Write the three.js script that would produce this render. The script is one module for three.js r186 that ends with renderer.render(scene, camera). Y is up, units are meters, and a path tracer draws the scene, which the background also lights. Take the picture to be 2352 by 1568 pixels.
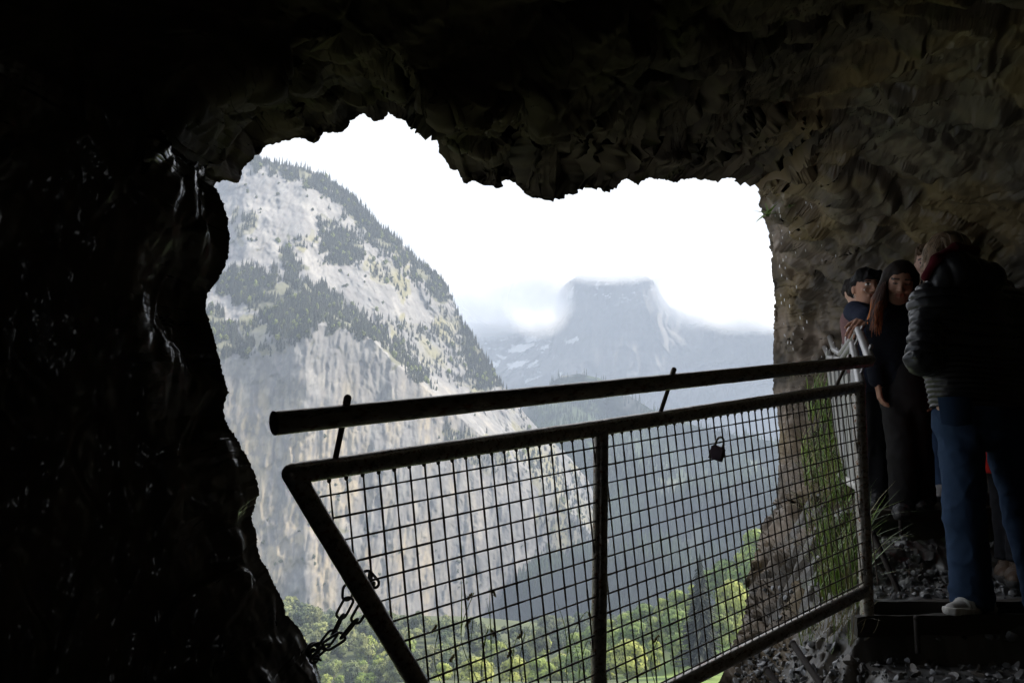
import * as THREE from 'three';
import { mergeGeometries, mergeVertices } from 'three/addons/utils/BufferGeometryUtils.js';

// ---------------------------------------------------------------- camera, sky, sun, exposure
const scene = new THREE.Scene();
const renderer = new THREE.WebGLRenderer({ antialias: true });
renderer.toneMapping = THREE.LinearToneMapping;
renderer.toneMappingExposure = 2.65;
renderer.shadowMap.enabled = true;

const W = 2352, H = 1568, FOC = 1829;                 // the photograph, measured in a 2352 pixel wide frame
const EYE = 1.6, PITCH = 9.3 * Math.PI / 180, ROLL = 1.7 * Math.PI / 180;
const camera = new THREE.PerspectiveCamera(2 * Math.atan(H / 2 / FOC) * 180 / Math.PI, W / H, 0.05, 20000);
camera.position.set(0, EYE, 0);
camera.rotation.set(PITCH, 0, ROLL, 'YXZ');
camera.updateMatrixWorld(true);

function overcastSky() {                              // even bright overcast with soft cloud texture
  const w = 512, h = 256, d = new Float32Array(w * h * 4);
  const n = (x, y, z) => Math.sin(x * 3.1 + Math.sin(y * 2.3 + z)) * Math.sin(y * 4.7 + z * 2.9) * Math.sin(z * 3.7 + x * 1.3);
  for (let j = 0; j < h; j++) for (let i = 0; i < w; i++) {
    const el = ((j + 0.5) / h - 0.5) * Math.PI, az = (i + 0.5) / w * 2 * Math.PI;
    const x = Math.cos(el) * Math.cos(az), y = Math.sin(el), z = Math.cos(el) * Math.sin(az);
    const c = 1 + 0.05 * n(x * 2, y * 3, z * 2) + 0.03 * n(x * 5, y * 7, z * 5);
    const L = (0.52 + 0.18 * Math.max(0, y)) * c, k = (j * w + i) * 4;
    d[k] = L * 0.985; d[k + 1] = L * 0.995; d[k + 2] = L * 1.02; d[k + 3] = 1;
  }
  const t = new THREE.DataTexture(d, w, h, THREE.RGBAFormat, THREE.FloatType);
  t.mapping = THREE.EquirectangularReflectionMapping;
  t.magFilter = THREE.LinearFilter; t.needsUpdate = true;
  return t;
}
scene.background = overcastSky();
scene.environment = scene.background;
const sun = new THREE.DirectionalLight(0xfff0da, 4.4);
sun.name = 'sun';
sun.position.set(760, 660, -330);
sun.target.position.set(0, 0, -300);
sun.castShadow = true; sun.shadow.radius = 20;
Object.assign(sun.shadow.camera, { left: -1500, right: 1500, top: 1500, bottom: -1500, near: 1, far: 6000 });
scene.add(sun, sun.target);
scene.fog = new THREE.FogExp2(new THREE.Color().setRGB(0.62, 0.76, 1.0), 0.00024);

// ---------------------------------------------------------------- helpers
const V = (x, y, z) => new THREE.Vector3(x, y, z);
const RIGHT = V(0, 0, 0), UP = V(0, 0, 0), FWD = V(0, 0, 0);
camera.matrixWorld.extractBasis(RIGHT, UP, FWD); FWD.negate();
const EYEP = camera.position.clone();
function dirOf(px, py) { return FWD.clone().addScaledVector(RIGHT, (px - W / 2) / FOC).addScaledVector(UP, (H / 2 - py) / FOC); }
function P(px, py, depth) { return EYEP.clone().addScaledVector(dirOf(px, py), depth); }   // the point seen there, at that distance along the optical axis
function pix(p) { const d = p.clone().sub(EYEP), z = d.dot(FWD); return [W / 2 + FOC * d.dot(RIGHT) / z, H / 2 - FOC * d.dot(UP) / z, z]; }
const clamp = (x, a, b) => Math.min(b, Math.max(a, x)), lerp = (a, b, t) => a + (b - a) * t;
const sstep = (a, b, x) => { const t = clamp((x - a) / (b - a), 0, 1); return t * t * (3 - 2 * t); };
function rng(seed) { let a = seed >>> 0; return () => { a = (a + 0x6d2b79f5) | 0; let t = Math.imul(a ^ (a >>> 15), 1 | a); t = (t + Math.imul(t ^ (t >>> 7), 61 | t)) ^ t; return ((t ^ (t >>> 14)) >>> 0) / 4294967296; }; }
const PERM = new Uint8Array(512), RND = new Float32Array(256);
{ const r = rng(77), a = [...Array(256).keys()]; for (let i = 255; i > 0; i--) { const j = Math.floor(r() * (i + 1)); [a[i], a[j]] = [a[j], a[i]]; } for (let i = 0; i < 512; i++) PERM[i] = a[i & 255]; for (let i = 0; i < 256; i++) RND[i] = r(); }
const grad = (h, x, y, z) => { h &= 15; const u = h < 8 ? x : y, v = h < 4 ? y : h === 12 || h === 14 ? x : z; return ((h & 1) ? -u : u) + ((h & 2) ? -v : v); };
function noise(x, y, z) {
  const fx = Math.floor(x), fy = Math.floor(y), fz = Math.floor(z), X = fx & 255, Y = fy & 255, Z = fz & 255;
  x -= fx; y -= fy; z -= fz;
  const u = x * x * x * (x * (x * 6 - 15) + 10), v = y * y * y * (y * (y * 6 - 15) + 10), w = z * z * z * (z * (z * 6 - 15) + 10);
  const A = PERM[X] + Y, B = PERM[X + 1] + Y, AA = PERM[A] + Z, AB = PERM[A + 1] + Z, BA = PERM[B] + Z, BB = PERM[B + 1] + Z;
  return lerp(lerp(lerp(grad(PERM[AA], x, y, z), grad(PERM[BA], x - 1, y, z), u), lerp(grad(PERM[AB], x, y - 1, z), grad(PERM[BB], x - 1, y - 1, z), u), v),
    lerp(lerp(grad(PERM[AA + 1], x, y, z - 1), grad(PERM[BA + 1], x - 1, y, z - 1), u), lerp(grad(PERM[AB + 1], x, y - 1, z - 1), grad(PERM[BB + 1], x - 1, y - 1, z - 1), u), v), w);
}
function fbm(x, y, z, o = 4) { let s = 0, a = 0.5; for (let i = 0; i < o; i++) { s += a * noise(x, y, z); x = x * 2.03 + 11.3; y = y * 2.03 + 5.7; z = z * 2.03 + 3.1; a *= 0.5; } return s; }
function ridge(x, y, z, o = 4) { let s = 0, a = 0.5; for (let i = 0; i < o; i++) { s += a * (1 - 2 * Math.abs(noise(x, y, z))); x = x * 2.1 + 7.3; y = y * 2.1 + 1.7; z = z * 2.1 + 9.1; a *= 0.5; } return s; }
const CELL = { f1: 0, f2: 0, id: 0, dx: 0, dy: 0, dz: 0 };
function cells(x, y, z) {                             // Worley cells: nearest and second distance, id and offset from the nearest centre
  const fx = Math.floor(x), fy = Math.floor(y), fz = Math.floor(z); let f1 = 9, f2 = 9;
  for (let i = -1; i < 2; i++) for (let j = -1; j < 2; j++) for (let k = -1; k < 2; k++) {
    const h = PERM[PERM[PERM[(fx + i) & 255] + ((fy + j) & 255)] + ((fz + k) & 255)];
    const dx = x - (fx + i + RND[h]), dy = y - (fy + j + RND[(h + 61) & 255]), dz = z - (fz + k + RND[(h + 137) & 255]), d = dx * dx + dy * dy + dz * dz;
    if (d < f1) { f2 = f1; f1 = d; CELL.id = h; CELL.dx = dx; CELL.dy = dy; CELL.dz = dz; } else if (d < f2) f2 = d;
  }
  CELL.f1 = Math.sqrt(f1); CELL.f2 = Math.sqrt(f2); return CELL;
}
function facet(x, y, z, tilt) {                       // broken rock: every cell a tilted flat face at its own height
  const c = cells(x, y, z), h = c.id;
  return sstep(0, 0.2, c.f2 - c.f1) * ((RND[(h + 17) & 255] - 0.5) * 0.8 + tilt * (c.dx * (RND[(h + 29) & 255] - 0.5) + c.dy * (RND[(h + 83) & 255] - 0.5) + c.dz * (RND[(h + 101) & 255] - 0.5)));
}
function mat(r, g, b, o = {}) { const m = new (o.physical ? THREE.MeshPhysicalMaterial : THREE.MeshStandardMaterial)({ roughness: 0.85, ...Object.fromEntries(Object.entries(o).filter(([k]) => k !== 'physical')) }); m.color.setRGB(r, g, b); return m; }
const used = {};
function numbered(n) { const k = used[n] = (used[n] ?? -1) + 1; return k ? n + '_' + String(k).padStart(3, '0') : n; }
function lit(o) { o.traverse(c => { if (c.isMesh) { c.castShadow = true; c.receiveShadow = true; } }); return o; }
function tag(o, label, category, group) { o.userData = { label, category }; if (group) o.userData.group = group; return o; }
function add(o, name, label, category, group) { o.name = numbered(name); tag(o, label, category, group); scene.add(lit(o)); return o; }
function structure(geo, m, name) { const o = new THREE.Mesh(geo, m); o.name = numbered(name); o.userData = { kind: 'structure' }; scene.add(lit(o)); return o; }
function part(parent, name, geo, m, label) { const o = new THREE.Mesh(geo, m); o.name = name; if (label) o.userData = { label }; o.castShadow = o.receiveShadow = true; parent.add(o); return o; }
function stuff(o, name, label, category) { o.name = numbered(name); o.userData = { kind: 'stuff', label, category }; scene.add(lit(o)); return o; }
function gridGeo(nu, nv, at, color, wrap) {           // at(i, j) -> Vector3, color(i, j, p, n) -> [r, g, b]
  const pos = new Float32Array(nu * nv * 3), idx = [];
  for (let j = 0; j < nv; j++) for (let i = 0; i < nu; i++) at(i, j).toArray(pos, (j * nu + i) * 3);
  for (let j = 0; j < nv - 1; j++) for (let i = 0; i < (wrap ? nu : nu - 1); i++) { const a = j * nu + i, b = j * nu + (i + 1) % nu, c = a + nu, d = b + nu; idx.push(a, b, c, b, d, c); }
  const g = new THREE.BufferGeometry();
  g.setAttribute('position', new THREE.BufferAttribute(pos, 3)); g.setIndex(idx); g.computeVertexNormals();
  if (color) {
    const col = new Float32Array(nu * nv * 3), p = V(), n = V(), na = g.attributes.normal;
    for (let k = 0; k < nu * nv; k++) { p.fromArray(pos, k * 3); n.fromBufferAttribute(na, k); const c = color(k % nu, Math.floor(k / nu), p, n); col[k * 3] = c[0]; col[k * 3 + 1] = c[1]; col[k * 3 + 2] = c[2]; }
    g.setAttribute('color', new THREE.BufferAttribute(col, 3));
  }
  return g;
}
const mix3 = (a, b, t) => [lerp(a[0], b[0], t), lerp(a[1], b[1], t), lerp(a[2], b[2], t)];
function curve(tab) { return x => { if (x <= tab[0][0]) return tab[0][1]; for (let i = 1; i < tab.length; i++) if (x <= tab[i][0]) return lerp(tab[i - 1][1], tab[i][1], (x - tab[i - 1][0]) / (tab[i][0] - tab[i - 1][0])); return tab[tab.length - 1][1]; }; }
function inside(poly, x, y) { let c = false; for (let i = 0, j = poly.length - 1; i < poly.length; j = i++) { const [xi, yi] = poly[i], [xj, yj] = poly[j]; if (yi > y !== yj > y && x < (xj - xi) * (y - yi) / (yj - yi) + xi) c = !c; } return c; }
function idw(points, power = 3, eps = 20) { return (x, y) => { let s = 0, w = 0; for (const [a, b, v] of points) { const d = Math.pow((x - a) ** 2 + (y - b) ** 2 + eps * eps, power / 2); s += v / d; w += 1 / d; } return s / w; }; }
function tube(a, b, r, seg = 14, r2 = r) { const d = b.clone().sub(a), g = new THREE.CylinderGeometry(r2, r, d.length(), seg, 1); g.applyQuaternion(new THREE.Quaternion().setFromUnitVectors(V(0, 1, 0), d.normalize())); g.translate((a.x + b.x) / 2, (a.y + b.y) / 2, (a.z + b.z) / 2); return g; }
// ---------------------------------------------------------------- the valley
const landMat = new THREE.MeshStandardMaterial({ vertexColors: true, roughness: 0.95 });
const z5 = (a) => a.map(([x, y]) => [430.7 + x * 0.4761, 229.7 + y * 0.4761]);
// opposite cliff: depth of the face, bench and ridge read from where each meets the valley floor or the next step of the face
const ridgeY = curve([[-1100, 60], [-400, 190], [100, 250], [400, 300], [500, 330], [588, 363], [640, 377], [683, 382], [716, 394], [745, 403], [773, 427], [812, 453], [845, 487], [873, 520], [907, 544], [935, 572], [969, 606], [1002, 627], [1026, 658], [1045, 701], [1064, 744], [1083, 768], [1107, 806], [1131, 849], [1159, 892], [1196, 937], [1227, 975], [1290, 1030], [1350, 1100], [1390, 1200], [1420, 1290], [1470, 1345], [1530, 1390]]);
const lipY = curve([[400, 800], [470, 800], [540, 822], [590, 800], [635, 765], [678, 777], [707, 755], [735, 744], [764, 749], [792, 758], [831, 768], [859, 782], [883, 806], [907, 834], [945, 862], [978, 892], [1040, 945], [1100, 995], [1250, 1110], [1350, 1220], [1420, 1310], [1530, 1400]]);
const shelfY = curve([[400, 655], [500, 640], [560, 612], [620, 620], [700, 645], [760, 690], [810, 715], [860, 742], [900, 770], [940, 808], [990, 850], [1050, 905], [1100, 945], [1250, 1070], [1420, 1295], [1530, 1395]]);
const faceZ = curve([[-1100, 560], [400, 690], [700, 715], [900, 770], [1100, 860], [1300, 960], [1530, 1050]]);
function cliffDepth(px, py) {                          // sheer lower face, wooded shelf, upper face leaning back to the ridge
  const l = lipY(px), s = shelfY(px), f = faceZ(px), low = f + (1420 - Math.max(py, l)) * 0.03, k = clamp((l - py) / Math.max(8, l - s), 0, 1);
  return 1.4 * (low + 95 * k * sstep(1250, 950, px) + 25 * k + Math.max(0, s - py) * 0.55);
}
function cliffPoint(px, py) {
  const z = cliffDepth(px, py), p = P(px, py, z), d = p.clone().sub(EYEP).normalize();
  const wx = p.x, wy = p.y, wz = p.z;
  let h = fbm(wx / 150, wy / 200, wz / 150, 3) * 30 + fbm(wx / 20, wy / 130, wz / 20, 4) * 10 + facet(wx / 46, wy / 110, wz / 46, 1.0) * 6 + facet(wx / 13, wy / 34, wz / 13, 1.3) * 4.5 + facet(wx / 5, wy / 12, wz / 5, 1.3) * 2.4;
  const led = noise(wx / 120, wy / 11 + wx / 160, wz / 120);                            // bedding ledges
  h += led * 2.2 * sstep(820, 700, py) + fbm(wx / 6, wy / 20, wz / 6, 2) * 3;
  return p.addScaledVector(d, h * sstep(1480, 1400, py) * 0.85);
}
const bands = [
  z5([[130, 880], [200, 830], [300, 810], [400, 830], [470, 870], [560, 860], [620, 920], [720, 960], [800, 1020], [900, 1070], [960, 1110], [1000, 1160], [1050, 1200], [1110, 1280], [1160, 1360], [1200, 1400], [1150, 1385], [1080, 1325], [1000, 1270], [950, 1210], [900, 1160], [840, 1130], [760, 1110], [700, 1090], [640, 1080], [580, 1100], [520, 1150], [430, 1120], [380, 1080], [330, 1000], [250, 980], [130, 930]]),
  z5([[60, 980], [170, 1060], [250, 1120], [290, 1180], [320, 1230], [240, 1250], [160, 1230], [60, 1200]]),
  z5([[300, 270], [440, 300], [560, 320], [660, 350], [720, 410], [800, 470], [870, 530], [900, 590], [980, 640], [1050, 710], [1120, 770], [1200, 825], [1250, 890], [1290, 970], [1230, 975], [1170, 935], [1110, 850], [1010, 770], [950, 720], [880, 690], [840, 640], [780, 580], [730, 500], [680, 450], [620, 420], [560, 400], [470, 370], [420, 345], [320, 330]]),
  z5([[620, 560], [680, 610], [760, 640], [830, 680], [860, 750], [800, 805], [740, 800], [690, 790], [640, 800], [660, 720], [690, 660], [620, 590]]),
  z5([[430, 690], [470, 700], [510, 790], [560, 830], [560, 860], [500, 840], [450, 770]]),
  z5([[1290, 1020], [1340, 1080], [1370, 1120], [1420, 1200], [1470, 1290], [1530, 1390], [1450, 1400], [1400, 1330], [1350, 1250], [1320, 1150]]),
];
const sparse = [
  z5([[960, 1060], [1060, 1070], [1200, 1080], [1330, 1100], [1420, 1250], [1480, 1400], [1350, 1390], [1250, 1370], [1150, 1290], [1050, 1180]]),
  z5([[230, 520], [330, 550], [350, 600], [300, 650], [240, 690], [200, 600]]), z5([[280, 1010], [420, 1100], [520, 1180], [480, 1220], [380, 1240], [300, 1180], [260, 1080]]),
  z5([[860, 760], [1000, 780], [1100, 880], [1060, 960], [950, 900], [860, 830]]), z5([[500, 630], [600, 650], [640, 700], [560, 720]]), z5([[1150, 950], [1290, 1040], [1330, 1110], [1230, 1100]]),
  [[1160, 920], [1230, 985], [1310, 1060], [1370, 1130], [1400, 1240], [1320, 1230], [1250, 1140], [1200, 1050]], [[1230, 1190], [1330, 1190], [1370, 1260], [1290, 1300]],
  [[700, 1200], [760, 1180], [800, 1210], [740, 1240]], [[1010, 970], [1100, 1000], [1180, 1050], [1120, 1090], [1030, 1020]],
];
const grassy = z5([[300, 700], [430, 780], [560, 960], [430, 1010], [250, 900]]);
{
  const x0 = 420, x1 = 1530, nl = 60, nu = 400 + nl, nv = 380, colX = i => i < nl ? lerp(-1100, x0, i / nl) : lerp(x0, x1, (i - nl) / (nu - nl - 1));
  const geo = gridGeo(nu, nv, (i, j) => {
    const px = colX(i), ry = ridgeY(px) + fbm(px / 14, 3, 1, 3) * 10;
    if (j < 12) { const q = cliffPoint(px, ry + 2), k = (12 - j) / 12; return V(q.x - 40 * k, q.y - 260 * k * k + 6 * k, q.z - 420 * k); }   // the back of the ridge falls away
    return cliffPoint(px, lerp(ry, 1500, (j - 12) / (nv - 13)));
  }, (i, j, p, n) => {
    const [px, py] = pix(p), s = fbm(p.x / 8, p.y / 110, p.z / 8, 4), b = fbm(p.x / 60, p.y / 60, p.z / 60, 4), f = fbm(p.x / 3, p.y / 6, p.z / 3, 3);
    let c = mix3([0.165, 0.172, 0.185], [0.275, 0.275, 0.275], clamp(0.5 + b * 1.6 + f * 0.9, 0, 1));
    c = mix3(c, [0.12, 0.125, 0.13], clamp((fbm(p.x / 24, p.y / 30, p.z / 24, 4) - 0.02) * 3.2, 0, 0.55));
    const warm = clamp(sstep(800, 1000, py) * sstep(1250, 800, px) * (0.5 + fbm(p.x / 40, p.y / 160, p.z / 40, 3) * 3), 0, 1);
    c = mix3(c, [0.38, 0.33, 0.245], warm * 0.85);
    c = mix3(c, [0.13, 0.135, 0.15], clamp((s - 0.07) * 4.5, 0, 0.7) * sstep(0, 60, py - lipY(px)));                                       // water streaks
    c = mix3(c, [0.17, 0.17, 0.18], clamp((ridge(p.x / 22, p.y / 34, p.z / 22, 4) - 0.52) * 5, 0, 0.6));              // cracks
    const flat = sstep(0.22, 0.55, n.y + fbm(p.x / 14, p.y / 14, p.z / 14, 3) * 0.5);
    c = mix3(c, [0.15, 0.155, 0.07], flat * (0.65 * sstep(860, 780, py) + 0.28 * sstep(1080, 1200, py + b * 200)));
    const jx = px + 34 * noise(px / 26, py / 26, 31), jy = py + 34 * noise(px / 26, py / 26, 47);
    if (bands.some(q => inside(q, jx, jy))) c = mix3(c, [0.10, 0.105, 0.06], 0.8);
    else if (sparse.some(q => inside(q, jx, jy))) c = mix3(c, [0.19, 0.185, 0.10], clamp(0.45 + b * 2, 0, 0.8));
    return c;
  });
  structure(geo, landMat, 'cliff');
}
// snowy butte and its neighbours at the head of the valley
const butteY = curve([[1000, 735], [1110, 742], [1180, 735], [1240, 722], [1268, 735], [1278, 700], [1285, 668], [1300, 650], [1325, 632], [1360, 618], [1405, 611], [1450, 617], [1482, 632], [1508, 652], [1522, 682], [1540, 705], [1583, 722], [1630, 728], [1678, 720], [1757, 735], [1900, 750]]);
const butteDepth = idw([[1050, 770, 5000], [1150, 800, 4700], [1230, 760, 4700], [1200, 880, 4300], [1290, 690, 4150], [1290, 780, 4120], [1300, 870, 4060], [1400, 640, 4150], [1400, 740, 4110], [1400, 850, 4070], [1400, 960, 3850], [1500, 680, 4160], [1500, 780, 4120], [1500, 880, 4060], [1560, 740, 4260], [1560, 850, 4130], [1630, 780, 4150], [1630, 900, 3900], [1720, 780, 4000], [1750, 950, 3600], [1900, 800, 3700], [1900, 1000, 3400], [1100, 950, 4000], [1100, 1020, 3800]], 4, 40);
const snow = [[[1163, 806], [1190, 792], [1225, 787], [1232, 793], [1200, 808], [1172, 810]], [[1198, 770], [1230, 772], [1240, 782], [1210, 787]], [[1240, 796], [1262, 790], [1258, 800], [1243, 803]], [[1296, 786], [1325, 772], [1330, 778], [1318, 788], [1300, 790]], [[1165, 836], [1190, 828], [1215, 829], [1196, 843], [1168, 846]], [[1208, 838], [1236, 826], [1232, 835], [1212, 846]], [[1125, 832], [1150, 828], [1145, 840], [1128, 846]], [[1202, 872], [1245, 862], [1230, 870], [1206, 880]], [[1283, 858], [1292, 854], [1288, 872], [1285, 872]], [[1300, 680], [1318, 655], [1314, 685], [1302, 690]], [[1385, 676], [1400, 677], [1398, 684]], [[1366, 654], [1378, 640], [1376, 662], [1368, 664]], [[1398, 638], [1416, 636], [1414, 645], [1400, 644]], [[1420, 628], [1432, 626], [1428, 648]], [[1140, 812], [1164, 820], [1160, 826], [1142, 818]]];
{
  const nu = 300, nv = 190;
  const geo = gridGeo(nu, nv, (i, j) => {
    const px = lerp(1000, 1900, i / (nu - 1)), ty = butteY(px) + fbm(px / 16, 9, 2, 3) * 9, bk = j < 6 ? (6 - j) / 6 : 0, py = j < 6 ? ty : lerp(ty, 1030, (j - 6) / (nv - 7));
    const z = butteDepth(px, py), p = P(px, py, z), d = p.clone().sub(EYEP).normalize();
    const h = fbm(p.x / 500, p.y / 700, p.z / 500, 3) * 110 + fbm(p.x / 70, p.y / 400, p.z / 70, 4) * 80 + facet(p.x / 130, p.y / 180, p.z / 130, 0.9) * 50 + noise(p.x / 400, p.y / 34, p.z / 400) * 6 + facet(p.x / 40, p.y / 60, p.z / 40, 0.9) * 16;
    p.addScaledVector(d, h);
    if (bk) { p.addScaledVector(d, 700 * bk); p.y -= 500 * bk * bk; }
    return p;
  }, (i, j, p, n) => {
    const [px, py] = pix(p), s = fbm(p.x / 30, p.y / 220, p.z / 30, 4), b = fbm(p.x / 200, p.y / 200, p.z / 200, 4);
    let c = mix3([0.15, 0.155, 0.165], [0.25, 0.245, 0.24], clamp(0.5 + b * 1.7, 0, 1));
    c = mix3(c, [0.13, 0.14, 0.16], clamp((s - 0.12) * 3, 0, 0.6));
    const low = sstep(840, 930, py + b * 90) * sstep(1560, 1430, px);
    c = mix3(c, [0.13, 0.12, 0.09], low * 0.7);
    const fleck = sstep(0.17, 0.3, fbm(p.x / 55, p.y / 28, p.z / 55, 4) + 0.14 * n.y) * sstep(900, 840, py) * sstep(1300, 1260, px) + sstep(0.2, 0.3, fbm(p.x / 45, p.y / 25, p.z / 45, 3)) * sstep(720, 650, py);
    if (snow.some(q => inside(q, px + noise(px / 4, py / 4, 5) * 6, py + noise(px / 5, py / 5, 8) * 4))) c = [0.85, 0.87, 0.9];
    else c = mix3(c, [0.82, 0.85, 0.88], clamp(fleck, 0, 1) * 0.85);
    return c;
  });
  structure(geo, landMat, 'mountain');
}
// wooded slope between, in the shade of the valley side
const slopeY = curve([[1150, 980], [1190, 948], [1240, 902], [1285, 864], [1330, 858], [1377, 868], [1440, 905], [1500, 942], [1600, 978], [1700, 1002], [1900, 1030]]);
const slopeDepth = idw([[1200, 950, 2700], [1300, 870, 2900], [1400, 900, 2800], [1600, 990, 2500], [1800, 1030, 2300], [1300, 1050, 2200], [1450, 1150, 1900], [1600, 1200, 1700], [1750, 1200, 1500], [1500, 1350, 1400], [1700, 1400, 1150], [1300, 1400, 1500], [1850, 1300, 1200], [1450, 1480, 1100], [1650, 1490, 900], [1850, 1480, 800]], 4, 50);
function slopePoint(px, py) {
  const p = P(px, py, 0.78 * slopeDepth(px, py)), d = p.clone().sub(EYEP).normalize();
  return p.addScaledVector(d, fbm(p.x / 260, p.y / 260, p.z / 260, 4) * 190 + ridge(p.x / 420 + p.y / 500, 2, p.z / 420, 3) * 90);
}
{
  const nu = 170, nv = 110;
  structure(gridGeo(nu, nv, (i, j) => { const px = lerp(1150, 1900, i / (nu - 1)), ty = slopeY(px); if (j < 4) { const q = slopePoint(px, ty), k = (4 - j) / 4; return V(q.x, q.y - 150 * k * k, q.z - 350 * k); } return slopePoint(px, lerp(ty, 1500, (j - 4) / (nv - 5))); },
    (i, j, p) => { const b = fbm(p.x / 120, p.y / 120, p.z / 120, 4), [px, py] = pix(p); return mix3([0.028, 0.048, 0.018], [0.20, 0.20, 0.18], clamp((b - 0.12) * 4, 0, 0.8) * sstep(1000, 900, py) + clamp((b - 0.2) * 3, 0, 0.35)); }), landMat, 'hills');
}
// valley floor: one sheet out to the horizon, through the feet of the trees
const floorPts = [[560, 1390, 900], [700, 1405, 930], [800, 1450, 950], [900, 1490, 980], [1100, 1496, 1050], [1300, 1492, 1180], [600, 1568, 430], [800, 1568, 420], [1000, 1568, 400], [1150, 1540, 430], [1250, 1520, 480],
  [1300, 1568, 330], [1400, 1568, 290], [1500, 1568, 265], [1600, 1558, 238], [1640, 1556, 222], [1700, 1568, 190], [1400, 1490, 390], [1500, 1460, 390], [1600, 1425, 380], [1700, 1385, 360], [1760, 1340, 350], [1850, 1320, 340], [1620, 1545, 225], [1900, 1568, 150], [1450, 1500, 560], [1600, 1480, 560], [1750, 1440, 560], [1850, 1420, 560], [1500, 1510, 900], [1700, 1510, 900], [1850, 1500, 900], [1400, 1500, 1200], [1600, 1510, 1200], [1800, 1510, 1200], [1600, 1500, 700]].map(([x, y, z]) => { const p = P(x, y, z); return [p.x, p.z, p.y]; });
floorPts.push([-900, -600, -100], [-700, -1500, -80], [200, -1600, -300], [600, -2500, -300], [-200, -3500, -200], [1500, -1500, -150], [300, -60, -70], [0, -60, -105], [-300, -100, -115], [-900, -100, -110], [600, -150, 0], [2500, -3000, 200], [-2500, -3000, 200], [0, -7000, 100]);
const floorH = idw(floorPts, 4, 25);
{
  const nu = 150, nv = 190;
  structure(gridGeo(nu, nv, (i, j) => { const u = i / (nu - 1) * 2 - 1, v = j / (nv - 1), x = 120 + Math.sign(u) * Math.pow(Math.abs(u), 2.2) * 4500, z = -25 - Math.pow(v, 2.4) * 8000; return V(x, floorH(x, z) + fbm(x / 40, 0, z / 40, 3) * 3 - 1, z); },
    (i, j, p) => { const b = fbm(p.x / 30, 1, p.z / 30, 4); const m = inside([[40, -175], [150, -175], [150, -300], [100, -330], [40, -330]], p.x, p.z) ? 1 : 0; return mix3(mix3([0.045, 0.06, 0.025], [0.08, 0.10, 0.035], clamp(0.5 + b * 2, 0, 1)), mix3([0.10, 0.17, 0.035], [0.17, 0.25, 0.05], clamp(0.5 + b * 2, 0, 1)), m); }), landMat, 'ground');
}
// ---------------------------------------------------------------- trees
const leafMat = new THREE.MeshPhysicalMaterial({ roughness: 0.9, transmission: 0.25, thickness: 0, side: THREE.DoubleSide }); leafMat.color.setRGB(1, 1, 1);
function leafMaterial(r, g, b) { const m = leafMat.clone(); m.color.setRGB(r, g, b); return m; }
const barkMat = mat(0.09, 0.075, 0.06);
function crownGeo(seed, h, w, n, size, lobes) {       // leaf sprays spread through the volume of several rounded boughs
  const r = rng(seed), pos = [], nor = [], L = [];
  for (let k = 0; k < lobes; k++) { const a = r() * 6.28, t = r(), y = h * lerp(0.28, 0.9, t), rad = w * 0.5 * Math.sin(Math.PI * lerp(0.25, 0.93, t)) * (0.35 + 0.5 * r()); L.push([Math.cos(a) * rad, y, Math.sin(a) * rad, w * lerp(0.22, 0.13, t) * (0.8 + 0.5 * r())]); }
  L.push([0, h * 0.62, 0, w * 0.28], [0, h * 0.84, 0, w * 0.17]);
  const c = V(), q = V(), a = V(), b = V();
  for (let k = 0; k < n; k++) {
    const l = L[Math.floor(r() * L.length)];
    q.set(r() * 2 - 1, r() * 2 - 1, r() * 2 - 1).normalize();
    const rr = l[3] * Math.cbrt(0.3 + 0.7 * r()) * (0.85 + 0.3 * r());
    c.set(l[0] + q.x * rr, l[1] + q.y * rr * 0.85, l[2] + q.z * rr);
    a.set(r() - 0.5, r() - 0.5, r() - 0.5).normalize(); b.crossVectors(a, q).normalize();
    const s = size * (0.6 + 0.8 * r());
    a.crossVectors(b, q).addScaledVector(q, 0.3 * (r() - 0.5)).normalize();
    pos.push(c.x - b.x * s * 0.5, c.y - b.y * s * 0.5, c.z - b.z * s * 0.5, c.x + b.x * s * 0.5, c.y + b.y * s * 0.5, c.z + b.z * s * 0.5, c.x + a.x * s, c.y + a.y * s, c.z + a.z * s);
    for (let m = 0; m < 3; m++) nor.push(q.x, q.y * 0.8 + 0.2, q.z);
  }
  const g = new THREE.BufferGeometry();
  g.setAttribute('position', new THREE.Float32BufferAttribute(pos, 3)); g.computeVertexNormals();
  return g;
}
function coniferGeo(seed, h, w, tiers, sides, skirt = 0.08) {   // drooping tiers with ragged tips
  const r = rng(seed), pos = [];
  for (let k = 0; k < tiers; k++) {
    const t = k / tiers, y0 = h * lerp(skirt, 0.97, t), rad = w * 0.5 * Math.pow(1 - t, 0.8) * (0.85 + 0.3 * r()), hh = h * 1.9 / tiers, off = r() * 6.28;
    for (let s = 0; s < sides; s++) {
      const a0 = off + s / sides * 6.28, a1 = off + (s + 1) / sides * 6.28, am = (a0 + a1) / 2, rr = rad * (0.6 + 0.6 * r()), top = [0, y0 + hh, 0];
      pos.push(...top, Math.cos(am) * rr, y0 - hh * 0.2 * r(), Math.sin(am) * rr, Math.cos(a0) * rad * 0.45, y0 + hh * 0.3, Math.sin(a0) * rad * 0.45);
      pos.push(...top, Math.cos(a1) * rad * 0.45, y0 + hh * 0.3, Math.sin(a1) * rad * 0.45, Math.cos(am) * rr, y0 - hh * 0.2 * r(), Math.sin(am) * rr);
    }
  }
  const g = new THREE.BufferGeometry(); g.setAttribute('position', new THREE.Float32BufferAttribute(pos, 3)); g.computeVertexNormals(); return g;
}
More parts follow.
